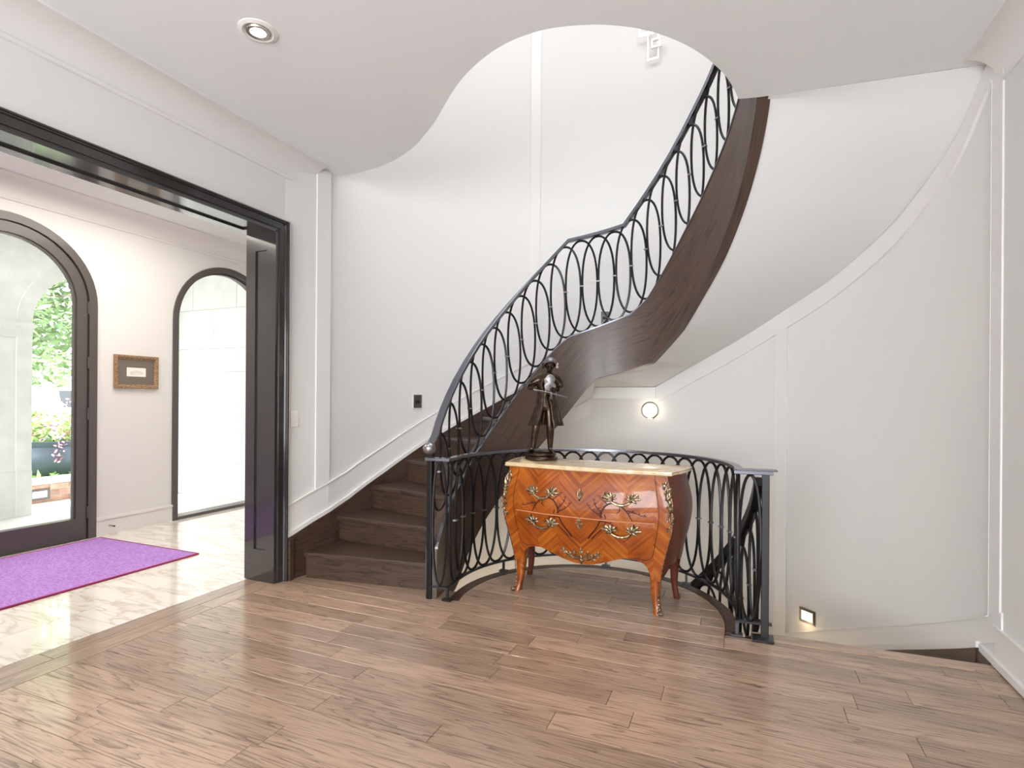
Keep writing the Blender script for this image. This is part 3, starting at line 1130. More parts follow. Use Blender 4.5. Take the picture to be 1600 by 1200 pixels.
def flat_oval(p0, p1, z, b, rad=.0092):
    c, e = (p0 + p1) / 2, (p1 - p0) / 2
    pts = []
    for i in range(36):
        f = 2 * PI * i / 36
        cs, sn = math.cos(f), math.sin(f)
        pts.append(c + e * math.copysign(abs(cs) ** (2 / 2.25), cs) + Vector((0, 0, z + b * math.copysign(abs(sn) ** (2 / 2.25), sn))))
    return MB().tube(pts, rad, 6, closed=True)


obj('oval', flat_oval(PL + Vector((.02, 0, 0)), CL + Vector((-.004, 0, 0)), .494, .402), M['iron'], gd, smooth=True)
obj('oval', flat_oval(CR_ + Vector((.004, 0, 0)), PR + Vector((-.022, 0, 0)), .494, .402), M['iron'], gd, smooth=True)
obj('newel_post', MB().obox(PL + Vector((0, 0, .495)), (.0175, 0, 0), (0, .0175, 0), (0, 0, .495)), M['iron'], gd, bevel=.003)
obj('newel_post', MB().obox(PR + Vector((0, 0, .457)), (.0195, 0, 0), (0, .0195, 0), (0, 0, .452)), M['iron'], gd, bevel=.003)
obj('post_foot', MB().obox(PR + Vector((-.01, -.02, .0075)), (.055, .006, 0), (0, .045, 0), (0, 0, .0045)), M['iron_flat'], gd)
obj('cap_plate', MB().obox((CR_ + PR) / 2 + Vector((.02, 0, .926)), (.105, .011, 0), (-.003, .036, 0), (0, 0, .004)), M['railtop'], gd, bevel=.003)
for p in (CL + Vector((.004, 0, 0)), pol(GR, 150, 0), pol(GR, 95, 0), pol(GR, 52, 0), CR_ + Vector((-.004, .0, 0))):
    mb = MB()
    mb.obox(p + Vector((0, 0, .043)), (.008, 0, 0), (0, .008, 0), (0, 0, .035))
    mb.obox(p + Vector((0, 0, .0075)), (.03, 0, 0), (0, .022, 0), (0, 0, .0045))
    obj('foot', mb, M['iron_flat'], gd)

# flight down to the basement with its own iron rail
bs_ = thing('basement_staircase', 'dark oak stair winding down beside the lower white wall at the right', 'staircase')
steps = [(1.5 + 11.2 * k + 11.2, 11.2, -RIS * (k + 1)) for k in range(12)]
for th, dth, z in steps:
    o = obj('tread', local_tread(dth + 1.5, .90, RW - .03, 0, .032, .028), M['stair'], bs_, bevel=.006)
    o.location = (CX, CY, z)
    o.rotation_euler = (0, 0, R_(th))
    q = obj('riser', MB().box(.90, RW - .03, 0, .018, -RIS, -.031), M['stair'], bs_)
    q.location = (CX, CY, z)
    q.rotation_euler = (0, 0, R_(th))
o = obj('riser', MB().box(.92, RW - .03, 0, .018, -RIS, -.033), M['stair'], bs_)
o.location = (CX, CY, 0)
o.rotation_euler = (0, 0, R_(1.0))
obj('skirt_board', ribbon(lambda t: pb(t) - .50, lambda t: pb(t) - .163, RW - .034, RW, 120, 5.8, 60), M['stringer'], bs_, smooth=True, angle=35)
obj('skirt_board', MB().box(XR - .038, XR - .004, 3.41, 3.56, -.40, .012), M['stair'], bs_)
br = thing('basement_balustrade', 'black iron handrail and ovals dropping behind the right newel post', 'railing')
LR = .985
lz = lambda t: .93 - .0172 * t
obj('handrail', MB().sweep([pol(LR, t, lz(t) - .045) for t in range(2, 141, 3)], bar_sec(.05, .06)), M['iron'], br, smooth=True, angle=30)
obj('bottom_rail', MB().sweep([pol(LR, t, lz(t) - .83) for t in range(2, 141, 3)], bar_sec(.03, .012)), M['iron'], br, smooth=True, angle=30)
for k in range(16):
    t = 9.5 + 7.4 * k
    obj('oval', oval((t, lz(t) - .455), 7.4 * .97, .335, LR), M['iron'], br, smooth=True)
    collar(br, t, lz(t) - .455, LR)

# ------------------------------------------------------------------ foyer: far wall with arched door and arched window
DYC, DZS, DR = 2.516, 2.146, .666
WYC, WZS, WR = 4.60, 2.135, .68


def arch_pts(yc, zs, r, z0, n=24):
    return [(yc - r, z0)] + [(yc - r * math.cos(PI * i / n), zs + r * math.sin(PI * i / n)) for i in range(n + 1)] + [(yc + r, z0)]


mb = MB()
holed(mb, [(-1.3, -.1), (DYC - DR, -.1)] + arch_pts(DYC, DZS, DR, 0)[0:] + [(DYC + DR, -.1), (WYC - WR, -.1)] + arch_pts(WYC, WZS, WR, 0) + [(WYC + WR, -.1), (5.75, -.1), (5.75, 3.2), (-1.3, 3.2)], [], lambda a, b, d: (XF - d, a, b), .2)
fw = struct('wall_front', mb, M['wall'])
struct('wall_foyer', MB().box(XF, XL, 5.6, 5.75, 0, 3.2), M['wall'])
struct('wall_foyer', MB().box(XF, XJ, -1.35, -1.2, 0, 3.2), M['wall'])
struct('wall_foyer', MB().box(XJ, XL - .05, CY, 5.75, 0, 3.2), M['wall'])
for y0, y1 in ((-1.2, DYC - DR), (DYC + DR, WYC - WR), (WYC + WR, 5.6)):
    bb = struct('baseboard_front', MB().box(XF, XF + .016, y0, y1, 0, .155), M['trim'])
    obj('base_cap', MB().box(XF, XF + .024, y0, y1, .150, .172), M['trim'], bb)
struct('trim_4', cove_rows(1, XF, -1.2, 5.6, 3.10, w=.16, hgt=.16), M['trim'], smooth=True, angle=50)


def arch_frame(yc, zs, r_out, r_in, z0, x0, x1, n=28):
    """solid arch band between two radii and two depths, open at the bottom"""
    mb = MB()
    a, b = arch_pts(yc, zs, r_out, z0, n), arch_pts(yc, zs, r_in, z0, n)
    rows = [[(x1, *p), (x1, *q), (x0, *q), (x0, *p)] for p, q in zip(a, b)]
    o = mb.grid(rows, cu=True)
    mb.cap([o, o + 1, o + 2, o + 3])
    k = o + 4 * (len(a) - 1)
    mb.cap([k + 3, k + 2, k + 1, k])
    return mb


def arch_sheet(yc, zs, r, z0, x, t=.012, n=28):
    mb = MB()
    p = arch_pts(yc, zs, r, z0, n)
    k = len(p)
    mb.v += [(x, *q) for q in p] + [(x - t, *q) for q in p]
    mb.f += [tuple(range(k)), tuple(range(2 * k - 1, k - 1, -1))]
    for i in range(k):
        j = (i + 1) % k
        mb.f.append((i, k + i, k + j, j))
    return mb


d1 = struct_empty('door_1', (XF, DYC, 0))
d1.name = 'door_1'


def local(mb, dx, dy, dz=0.0):
    mb.v = [(x - dx, y - dy, z - dz) for x, y, z in mb.v]
    return mb


L1 = lambda mb: local(mb, XF, DYC)
obj('door_frame', L1(arch_frame(DYC, DZS, DR, DR - .068, 0, XF - .16, XF + .022)), M['frame'], d1, smooth=True, angle=35)
leaf = obj('door_leaf', L1(arch_frame(DYC, DZS, DR - .076, DR - .162, .0, XF - .075, XF + .004)), M['frame'], d1, smooth=True, angle=35)
obj('bottom_rail', L1(MB().box(XF - .075, XF + .004, DYC - DR + .16, DYC + DR - .16, .006, .20)), M['frame'], leaf)
obj('glazing_bead', L1(arch_frame(DYC, DZS, DR - .158, DR - .176, .20, XF - .05, XF - .01)), M['frame'], leaf, smooth=True, angle=35)
obj('glass_pane', L1(arch_sheet(DYC, DZS, DR - .165, .20, XF - .030)), M['glass'], leaf)
obj('threshold', L1(MB().box(XF - .2, XF + .02, DYC - DR, DYC + DR, -.01, .006)), M['steel'], d1)
for z in (.245, 1.15, 1.62, 2.12):
    m_ = MB()
    m_.lathe([(.009, -.055), (.009, .055)], 10, (XF + .012, DYC + DR - .071, z))
    obj('hinge', L1(m_), M['frame'], d1, smooth=True)

w1 = struct_empty('window_1', (XF, WYC, 0))
L2 = lambda mb: local(mb, XF, WYC)
obj('window_frame', L2(arch_frame(WYC, WZS, WR, WR - .06, 0, XF - .14, XF + .018)), M['frame'], w1, smooth=True, angle=35)
obj('inner_bead', L2(arch_frame(WYC, WZS, WR - .058, WR - .080, .03, XF - .09, XF - .04)), M['frame'], w1, smooth=True, angle=35)
obj('bottom_rail', L2(MB().box(XF - .14, XF + .012, WYC - WR, WYC + WR, 0, .032)), M['steel'], w1)
obj('glass_pane', L2(arch_sheet(WYC, WZS, WR - .065, .03, XF - .062)), M['glass'], w1)

# rug
rg = thing('entry_rug', 'violet rug with crimson bound edge lying inside the glazed front door', 'rug', (-4.78, 1.75, 0))
mb = MB()
hx, hy = .64, 1.42
rows = []
mb.box(-hx + .008, hx - .008, -hy + .008, hy - .008, 0, .011)
obj('pile', mb, M['rug'], rg)
mb = MB().tube([(-hx, -hy, .006), (hx, -hy, .006), (hx, hy, .006), (-hx, hy, .006)], .0085, 8, closed=True)
obj('binding', mb, M['rugedge'], rg, smooth=True)

# framed print
fp = thing('framed_print', 'small landscape print with grey mount in a gilt frame between door and window', 'picture', (XF, 3.545, 1.553))
hw, hh = .212, .163


def rect_frame(hw, hh, prof):
    """prof = (inset from outer edge, depth x)"""
    mb = MB()
    rows = []
    for sy, sz in ((-1, -1), (1, -1), (1, 1), (-1, 1)):
        rows.append([(x, sy * (hw - d), sz * (hh - d)) for d, x in prof])
    mb.grid(rows, cu=True, cv=True)
    return mb


obj('frame', rect_frame(hw, hh, [(0, 0), (0, .026), (.006, .032), (.022, .030), (.034, .016), (.040, .014), (.040, 0)]), M['gold'], fp)
obj('backing', MB().box(0.001, .006, -hw + .01, hw - .01, -hh + .01, hh - .01), M['mat_board'], fp)
mt = obj('mount', rect_frame(hw - .038, hh - .038, [(0, .0065), (0, .010), (.078, .010), (.081, .0075)]), M['mat_board'], fp)
obj('print', MB().box(.006, .0072, -.098, .098, -.052, .052), M['paper'], fp)
mb = MB()
for i in range(7):   # a low bridge over water, drawn in lines
    yy = -.06 + .02 * i
    mb.box(.0073, .0076, yy, yy + .012, -.018 - .003 * (i % 2), -.016 - .003 * (i % 2))
mb.tube([(.0074, -.06 + .12 * k / 12, -.004 + .016 * math.sin(PI * k / 12)) for k in range(13)], .0011, 4)
mb.tube([(.0074, -.05 + .10 * k / 12, -.016 + .018 * math.sin(PI * k / 12)) for k in range(13)], .0009, 4)
mb.box(.0073, .0076, -.064, .064, -.008, -.0062)
mb.box(.0073, .0076, -.064, .03, -.027, -.0256)
obj('drawing', mb, M['ink'], fp)

# spring doorstop on the foyer baseboard
ds = thing('door_stop', 'little spring doorstop on the white foyer baseboard under the framed print', 'doorstop', (XF + .016, 3.30, .085))
obj('spring', MB().tube([(.008 + .055 * k / 60, .006 * math.cos(k * .9), .006 * math.sin(k * .9)) for k in range(61)], .0016, 5), M['nickel'], ds, smooth=True)
obj('rubber_tip', MB().lathe([(.007, 0), (.007, .012)], 10, (.063, 0, 0), axis='X'), M['black'], ds, smooth=True)
obj('base', MB().lathe([(.010, 0), (.008, .008)], 10, (0, 0, 0), axis='X'), M['nickel'], ds, smooth=True)

# ------------------------------------------------------------------ outside the door
pav = struct('floor', MB().box(-8.45, XF - .2, -1.5, 6.0, -.25, -.05), M['paving'])
struct('ceiling', MB().box(-7.7, XF - .2, -1.5, 5.6, 3.08, 3.2), M['limestone'])
XP, AYC, AZS, AR = -7.48, 4.285, 2.14, .66
mb = MB()
holed(mb, [(-1.5, -.06)] + [(AYC - AR, -.06)] + arch_pts(AYC, AZS, AR, -.06)[1:-1] + [(AYC + AR, -.06), (5.35, -.06), (5.35, 3.1), (-1.5, 3.1)], [], lambda a, b, d: (XP - d, a, b), .42)
pw = struct('wall_porch', mb, M['limestone'])
obj('archivolt', arch_frame(AYC, AZS, AR + .145, AR, AZS, XP, XP + .018), M['limestone'], pw, smooth=True, angle=35)
for sy in (-1, 1):
    y0, y1 = sorted((AYC + sy * AR, AYC + sy * (AR + .145)))
    obj('pilaster', MB().box(XP, XP + .018, y0, y1, .46, AZS - .16), M['limestone'], pw)
    obj('pilaster_base', MB().box(XP, XP + .03, y0, y1, -.05, .46), M['limestone'], pw)
for y0, y1 in ((1.2, AYC - AR), (AYC + AR, 5.3)):
    mb = MB()
    prof = [(0, AZS - .17), (.022, AZS - .165), (.022, AZS - .125), (.035, AZS - .10), (.05, AZS - .06), (.062, AZS - .045), (.062, AZS), (0, AZS)]
    o = mb.grid([[(XP + d, y, z) for d, z in prof] for y in (y0, y1)], cu=True)
    mb.cap([o + q for q in range(8)])
    mb.cap([o + 8 + q for q in range(7, -1, -1)])
    obj('impost_band', mb, M['limestone'], pw)
obj('pier_base', MB().box(XP, XP + .016, 1.2, AYC - AR - .145, -.05, .46), M['limestone'], pw)
for y0, y1, z0, z1 in ((2.05, 3.28, .68, 1.85), (2.05, 3.30, 2.30, 2.95)):
    mb = MB()
    rows = []
    for sy, sz in ((0, 0), (1, 0), (1, 1), (0, 1)):
        Y, Z = (y0, y1)[sy], (z0, z1)[sz]
        iy, iz = (1, -1)[sy], (1, -1)[sz]
        rows.append([(XP + x, Y + iy * d, Z + iz * d) for d, x in ((0, 0), (.008, .014), (.022, .014), (.03, 0))])
    mb.grid(rows, cv=True)
    obj('panel_moulding', mb, M['limestone'], pw)

# ashlar side wall of the porch, seen through the arched window: every block its own piece
sw = struct('wall_porch', MB().box(-7.9, XF - .2, 5.312, 5.5, -.1, 3.1), M['mortar'])
rz, bh = [-.05, .44, .86, 1.28, 1.70, 2.0], 0
zz = [(-.05, .42), (.42, .84), (.84, 1.26), (1.26, 1.66), (1.66, 1.98), (2.12, 2.52), (2.52, 3.06)]
for i, (z0, z1) in enumerate(zz):
    x = -7.9 - (.42 if i % 2 else 0)
    while x < XF - .2:
        a, b = max(x, -7.9), min(x + .84, XF - .2)
        x += .84
        if b - a < .03:
            continue
        obj('stone_block', MB().box(a + .003, b - .003, 5.30, 5.32, z0 + .003, z1 - .003), M['limestone'], sw)
mb = MB()
prof = [(0, 1.98), (.022, 1.985), (.022, 2.02), (.05, 2.06), (.06, 2.075), (.06, 2.12), (0, 2.12)]
o = mb.grid([[(x, 5.312 - d, z) for d, z in prof] for x in (-7.48, XF - .2)], cu=True)
obj('string_course', mb, M['limestone'], sw)

# low brick planter wall with its step light
gw = thing('garden_wall', 'low red brick planter wall with pale coping beyond the porch arch', 'wall', (-8.2, 5.0, -.05))
obj('mortar_core', MB().box(-.20, -.008, -1.7, 1.7, 0, .235), M['mortar'], gw)
obj('coping', MB().box(-.24, .03, -1.72, 1.72, .235, .30), M['paving'], gw, bevel=.008)
brick = None
for i in range(3):
    y = -1.7 - (.11 if i % 2 else 0)
    while y < 1.7:
        mb = MB().box(-.02, 0, -.105, .105, 0, .066)
        if brick is None:
            brick = obj('brick', mb, M['brick'], gw)
            b = brick
        else:
            b = copy_obj(brick, gw)
        b.location = (random.uniform(-.002, .003), y + .108, .006 + i * .077)
        y += .22
lg = thing('garden_step_light', 'small dark framed lit step light set in the outdoor brick wall', 'light', (-8.195, 4.07, .06))
obj('faceplate', rect_frame(.11, .07, [(0, -.005), (0, .008), (.03, .008), (.03, -.003)]), M['steel'], lg)
obj('lens', MB().box(0, .002, -.082, .082, -.042, .042), plain('cool_step_lens', (1, 1, 1), .4, emit=(.8, .9, 1.0), estr=2.0), lg)
struct('floor', MB().box(-10.6, -8.40, -3, 12, -.3, .12), M['lawn'])
struct('floor', MB().box(-17, -10.6, -8, 20, -.3, .02), M['asphalt'])
struct('floor', MB().box(-46, -17, -20, 40, -.3, .08), M['lawn'])

# planter with flowers
pt = thing('bowl_planter', 'big slate blue bowl planter of pink flowers behind the garden wall', 'planter', (-9.35, 4.78, .12))
obj('bowl', MB().lathe([(.22, 0), (.26, .01), (.40, .09), (.49, .22), (.51, .33), (.49, .40), (.47, .47), (.52, .53), (.53, .55), (.49, .555), (.46, .52), (.46, .47), (0, .47)], 32, caps=False), M['pot'], pt, smooth=True)


def leafcloud(n, fn, size, seed, elong=1.6):
    r = random.Random(seed)
    mb = MB()
    for _ in range(n):
        c = Vector(fn(r))
        a = Vector((r.uniform(-1, 1), r.uniform(-1, 1), r.uniform(-.6, .6))).normalized()
        b = a.orthogonal().normalized()
        b = (Matrix.Rotation(r.uniform(0, 6.28), 3, a) @ b)
        s = size * r.uniform(.6, 1.3)
        mb.add([c - a * s * elong, c + b * s * .5 + a * s * .1, c + a * s * elong, c - b * s * .5 + a * s * .1], [(0, 1, 2, 3)])
    return mb


def blob(r, c, s):
    while True:
        p = [r.uniform(-1, 1) for _ in range(3)]
        if sum(q * q for q in p) < 1:
            return tuple(ci + si * q for ci, si, q in zip(c, s, p))


fl = obj('foliage', leafcloud(500, lambda r: blob(r, (0, 0, .72), (.55, .6, .28)), .045, 3), M['leaf2'], pt)
fl['kind'] = 'stuff'
fl = obj('flowers', leafcloud(620, lambda r: blob(r, (.1, 0, .86), (.55, .66, .32)), .035, 4, 1.0), M['flower'], pt)
fl['kind'] = 'stuff'
fl = obj('flowers', leafcloud(70, lambda r: blob(r, (.5, r.choice([-.15, .2]), .45), (.05, .10, .22)), .03, 5, 1.0), M['flower'], pt)
fl['kind'] = 'stuff'
gcov = obj('ground_cover', leafcloud(900, lambda r: (r.uniform(-9.6, -8.52), r.uniform(3.0, 6.4), .12 + r.uniform(0, .10)), .05, 6), M['leaf2'])
tag(gcov, 'bright green ground cover around the bowl planter', 'plants', kind='stuff')


def tree(loc, h, crown, label, seed, n=2600, leaf=.12, group=None):
    t = thing('tree', label, 'tree', loc)
    r = random.Random(seed)
    obj('trunk', MB().tube([(0, 0, -.1), (.03, .02, h * .2), (-.05, .06, h * .45), (.02, 0, h * .8)], [.24, .19, .14, .05], 8), M['bark'], t, smooth=True)
    for k in range(7):
        a = k * 2.4 + r.uniform(-.3, .3)
        z = h * (.28 + .07 * k)
        ln = crown * r.uniform(.6, .95)
        obj('branch', MB().tube([(0, 0, z), (ln * .5 * math.cos(a), ln * .5 * math.sin(a), z + .35), (ln * math.cos(a), ln * math.sin(a), z + .5)], [.07, .045, .015], 6), M['bark'], t, smooth=True)
    cl = [(crown * r.uniform(.1, .8) * math.cos(k * 2.4), crown * r.uniform(.1, .8) * math.sin(k * 2.4), h * (.24 + .75 * k / 15)) for k in range(16)]
    f = obj('foliage', leafcloud(n, lambda q: blob(q, q.choice(cl), (crown * .46, crown * .46, h * .085)), leaf, seed), M['leaf'], t)
    f['kind'] = 'stuff'
    return t


tree((-21.5, 9.3, .08), 8.5, 3.2, 'tall leafy green tree nearest the driveway, seen low through the arch', 21, n=6500)
tree((-24.0, 13.6, .08), 10.5, 3.8, 'broad green tree right of the tall one beyond the driveway', 22, n=6500)
tree((-27.0, 8.5, .08), 11.5, 4.2, 'taller tree at the back, left beyond the driveway', 23, n=6500)

# parked car
car = thing('parked_car', 'white car with dark windows parked beyond the bowl planter', 'car', (-15.2, 7.9, .02), R_(12))
mb = MB()
secs = []
for y, zt, w, zb in ((-2.25, .72, .78, .38), (-2.1, .86, .86, .28), (-1.2, .96, .90, .25), (0, .98, .92, .25), (1.4, 1.0, .91, .25), (2.1, .98, .86, .28), (2.25, .86, .78, .38)):
    secs.append([(-w, y, zb), (w, y, zb), (w * 1.02, y, (zb + zt) / 2), (w * .95, y, zt), (-w * .95, y, zt), (-w * 1.02, y, (zb + zt) / 2)])
o = mb.grid(secs, cu=True)
mb.cap([o + q for q in range(6)])
mb.cap([o + 36 + q for q in range(5, -1, -1)])
obj('body', mb, M['carpaint'], car, smooth=True, angle=40)
mb = MB()
secs = []
for y, zt, w in ((-1.15, .98, .84), (-.35, 1.50, .70), (1.2, 1.54, .70), (2.12, 1.0, .80)):
    secs.append([(-.84, y, .95), (.84, y, .95), (w, y, zt), (-w, y, zt)])
o = mb.grid(secs, cu=True)
obj('cabin', mb, M['carpaint'], car)
for sx in (-1, 1):
    for ya, yb in ((-.62, .30), (.38, 1.45)):
        mb = MB().obox((sx * .785, (ya + yb) / 2, 1.24), (sx * -.004, (yb - ya) / 2 * .0, .0) if False else (.008, 0, .004), (0, (yb - ya) / 2 * .9, 0), (-sx * .055, 0, .19))
        obj('side_window', mb, M['carglass'], car)
    for y in (-1.4, 1.4):
        obj('wheel', MB().lathe([(.18, -.1), (.32, -.1), (.34, -.05), (.34, .05), (.32, .1), (.18, .1)], 20, (sx * .82, y, .33), axis='X'), M['tyre'], car, smooth=True)
obj('tail_light', MB().box(.45, .80, 2.20, 2.26, .70, .85), M['redlens'], car)
obj('tail_light', MB().box(-.80, -.45, 2.20, 2.26, .70, .85), M['redlens'], car)

# ------------------------------------------------------------------ small fittings in the hall
sc_ = thing('wall_switch', 'white two-gang light switch beside the black casing', 'switch', (XW + .0135, 3.045, 1.155), R_(-8))
obj('plate', MB().box(0, .006, -.034, .034, -.06, .06), M['white_plastic'], sc_, bevel=.002)
obj('rocker', MB().box(.005, .010, -.013, .013, .008, .038), M['trim'], sc_, bevel=.001)
obj('rocker', MB().box(.005, .010, -.013, .013, -.038, -.008), M['trim'], sc_, bevel=.001)


def wall_frame(th, z, off=0.0):
    x, y = wp(th, off)
    return (x, y, z), R_(th) + PI   # local +x points into the room


def step_light(th, z, label, lit):
    loc, rz = wall_frame(th, z, .001)
    t = thing('step_light', label, 'light', loc, rz)
    hw, hh = .040, .060
    if lit:
        hw, hh = .062, .05
    obj('surround', MB().box(0, .004, -hw - .008, hw + .008, -hh - .008, hh + .008), M['white_plastic'] if not lit else M['steel'], t)
    fpz = obj('faceplate', rect_frame(hw, hh, [(0, .002), (0, .011), (.012 if lit else .016, .012), (.014 if lit else .019, .004)]), M['steel'], t)
    if lit:
        obj('lens', MB().box(.003, .005, -hw + .012, hw - .012, -hh + .012, hh - .012), M['steplamp'], t)
    else:
        obj('lens', MB().box(.003, .005, -hw + .016, hw - .016, -hh + .016, hh - .016), M['steel'], t)
        obj('louvre', MB().box(.004, .008, -.022, .022, -.018, .008), M['black'], t)
    return t


step_light(153.4, 1.285, 'unlit grey step light plate on the white wall above the lower steps', False)
step_light(100.2, 2.135, 'unlit grey step light glimpsed through the balustrade at the landing', False)
s3 = step_light(47.8, -.394, 'lit step light with amber glow low on the right wall', True)
ld = bpy.data.lights.new('step_glow', 'POINT')
ld.energy = .25
ld.color = (1, .75, .42)
ld.shadow_soft_size = .03
lo_ = bpy.data.objects.new('step_glow', ld)
COL.objects.link(lo_)
lo_.parent = s3
lo_.location = (.06, 0, -.06)

# wall sconce under the stairs
loc, rz = wall_frame(87.4, 1.213, .0)
sn = thing('wall_sconce', 'round glowing wall sconce with ring mount under the curved stair', 'sconce', loc, rz)
obj('backplate', MB().lathe([(.058, 0), (.058, .012), (.05, .02), (.02, .022)], 28, axis='X'), M['nickel'], sn, smooth=True, angle=35)
obj('arm', MB().lathe([(.016, .02), (.016, .06)], 14, axis='X'), M['nickel'], sn, smooth=True)
obj('ring', MB().tube([(.088, .075 * math.cos(2 * PI * k / 36), .075 * math.sin(2 * PI * k / 36)) for k in range(36)], .0095, 8, closed=True), M['nickel'], sn, smooth=True)
obj('globe', MB().ball((.085, 0, 0), (.040, .060, .060), 24, 14), M['lamp'], sn, smooth=True)
mb = MB()
mb.obox((.07, 0, -.078), (.03, 0, 0), (0, .03, 0), (0, 0, .008))
obj('bracket', mb, M['nickel'], sn, bevel=.003)
# added fill without a fixture, unseen in the basement, warms the lower wall
bl = bpy.data.lights.new('basement_warm_fill', 'POINT')
bl.energy = 26
bl.color = (1, .80, .56)
bl.shadow_soft_size = .12
blo = bpy.data.objects.new('basement_warm_fill', bl)
COL.objects.link(blo)
blo.location = pol(1.45, 120, -1.25)

# recessed gimbal downlights (one in view, the others light the rest of the hall)
def downlight(x, y, z, label, power=9, aim=(0, 0, -1)):
    t = thing('recessed_downlight', label, 'light', (x, y, z))
    obj('trim_ring', MB().lathe([(.088, 0), (.088, -.004), (.070, -.010), (.058, -.004), (.056, .0)], 32, caps=False), M['white_metal'], t, smooth=True, angle=40)
    obj('baffle', MB().lathe([(.057, -.001), (.052, -.012), (.036, -.010), (.034, -.004)], 28, caps=False), M['nickel'], t, smooth=True, angle=40)
    obj('bulb', MB().lathe([(.0, -.007), (.02, -.008), (.036, -.005), (.036, -.001)], 20, caps=False), M['spot'], t, smooth=True)
    ld = bpy.data.lights.new('downlight_beam', 'SPOT')
    ld.energy = power
    ld.spot_size = R_(110)
    ld.spot_blend = .7
    ld.color = (1, .86, .66)
    ld.shadow_soft_size = .04
    lo_ = bpy.data.objects.new('downlight_beam', ld)
    COL.objects.link(lo_)
    lo_.parent = t
    lo_.location = (0, 0, -.03)
    lo_.rotation_euler = Vector(aim).to_track_quat('-Z', 'Y').to_euler()
    return t


downlight(-2.136, 1.929, ZC, 'lit round recessed downlight in the white ceiling at upper left', 30)

# ------------------------------------------------------------------ bombe chest of drawers
ch = thing('chest_of_drawers', 'serpentine inlaid orange tulipwood chest with cream marble top and brass mounts', 'chest', (-.915, 3.59, 0), R_(-3.3))
W_TAB = [(.0, .488), (.10, .484), (.2, .488), (.30, .505), (.40, .53), (.50, .557), (.60, .572), (.68, .568), (.76, .548), (.85, .528)]
Y_TAB = [(.0, -.168), (.10, -.158), (.2, -.156), (.30, -.165), (.40, -.176), (.50, -.188), (.60, -.198), (.68, -.196), (.76, -.184), (.85, -.166)]


def sm(tab, z):
    return (interp(tab, z - .03) + 2 * interp(tab, z) + interp(tab, z + .03)) / 4


def front_y(x, z):
    w = sm(W_TAB, z)
    s = max(-1, min(1, x / w))
    bow = .030 + .030 * max(0, 1 - abs(z - .56) / .34)
    return sm(Y_TAB, z) - bow * (.5 + .5 * math.cos(PI * s)) - .012 * math.sin(PI * abs(s)) ** 2


def apron(s):
    s = abs(s)
    return interp([(0, .252), (.12, .256), (.3, .282), (.45, .312), (.55, .327), (.70, .322), (.78, .30), (.84, .27), (.885, .215), (.93, .20), (1.0, .20)], s)


BK = .20
ZT = .846


def back_w(z):
    return sm(W_TAB, z) + .055


# carcass: front / sides / back as one loft
NFX, NSY, NZ = 44, 8, 26
cols = []
for i in range(NFX + 1):
    s = -1 + 2 * i / NFX
    cols.append(('f', s))
for j in range(1, NSY + 1):
    cols.append(('r', j / NSY))
for j in range(NSY - 1, 0, -1) if False else range(0):
    pass
for i in range(1, 8):
    cols.append(('b', 1 - 2 * i / 8))
for j in range(NSY, 0, -1):
    cols.append(('l', j / NSY))


def body_pt(kind, s, v):
    if kind == 'f':
        zb = apron(s)
    elif kind in 'rl':
        zb = interp([(0, .20), (.10, .22), (.2, .285), (.5, .30), (.8, .285), (.9, .24), (1, .22)], s)
    else:
        zb = .30
    z = zb + (ZT - zb) * v
    w = sm(W_TAB, z)
    if kind == 'f':
        x = s * w
        return (x, front_y(x, z), z)
    if kind in 'rl':
        y0 = front_y(w, z)
        x = w + (back_w(z) - w) * s + .030 * math.sin(PI * s)
        return (x if kind == 'r' else -x, y0 + (BK - y0) * s, z)
    return (s * back_w(z), BK, z)


mb = MB()
rows = [[body_pt(k, s, v / NZ) for k, s in cols] for v in range(NZ + 1)]
o = mb.grid(rows, cu=True)
nc = len(cols)
mb.cap([o + NZ * nc + q for q in range(nc)])
body = obj('carcass', mb, M['veneer'], ch, smooth=True, angle=50)
body.data.materials.append(M['sideveneer'])
for p in body.data.polygons:
    if abs(p.normal.x) > .55 or p.normal.y > .4:
        p.material_index = 1

# drawers with their mounts
def drawer(zlo_fn, zhi, xw, name='drawer'):
    mb = MB()
    nx, nz = 40, 10
    fr, bk = [], []
    for k in range(nz + 1):
        r1, r2 = [], []
        for i in range(nx + 1):
            s = -1 + 2 * i / nx
            za = zlo_fn(s)
            z = za + (zhi - za) * k / nz
            x = s * (xw + .03 * (sm(W_TAB, z) - .53) / .04)
            y = front_y(x, z)
            e = .0035 if 0 < i < nx and 0 < k < nz else .0015
            r1.append((x, y - e, z))
            r2.append((x, y + .012, z))
        fr.append(r1)
        bk.append(r2)
    o = mb.grid(fr)
    o2 = mb.grid(bk)
    w = nx + 1
    rim = [i for i in range(w)] + [k * w + nx for k in range(1, nz + 1)] + [nz * w + i for i in range(nx - 1, -1, -1)] + [k * w for k in range(nz - 1, 0, -1)]
    for q in range(len(rim)):
        a, b = rim[q], rim[(q + 1) % len(rim)]
        mb.f.append((o + a, o2 + a, o2 + b, o + b))
    return obj(name, mb, M['veneer'], ch, smooth=True, angle=40)


d_up = drawer(lambda s: .5635, .838, .448)
d_lo = drawer(lambda s: apron(s * .84) + .028 if abs(s) < .75 else apron(.63) + .028 + max(0, abs(s) - .75) * .10, .5565, .448)
mb = MB()
pts = [(-.462 + .924 * i / 40) for i in range(41)]
mb.tube([(x, front_y(x, .56) - .0022, .56) for x in pts], .0026, 5)
obj('stringing_line', mb, M['stringing'], d_up)


def surf(mb, x, z, lift=.004):
    return Vector((x, front_y(x, z) - lift, z))


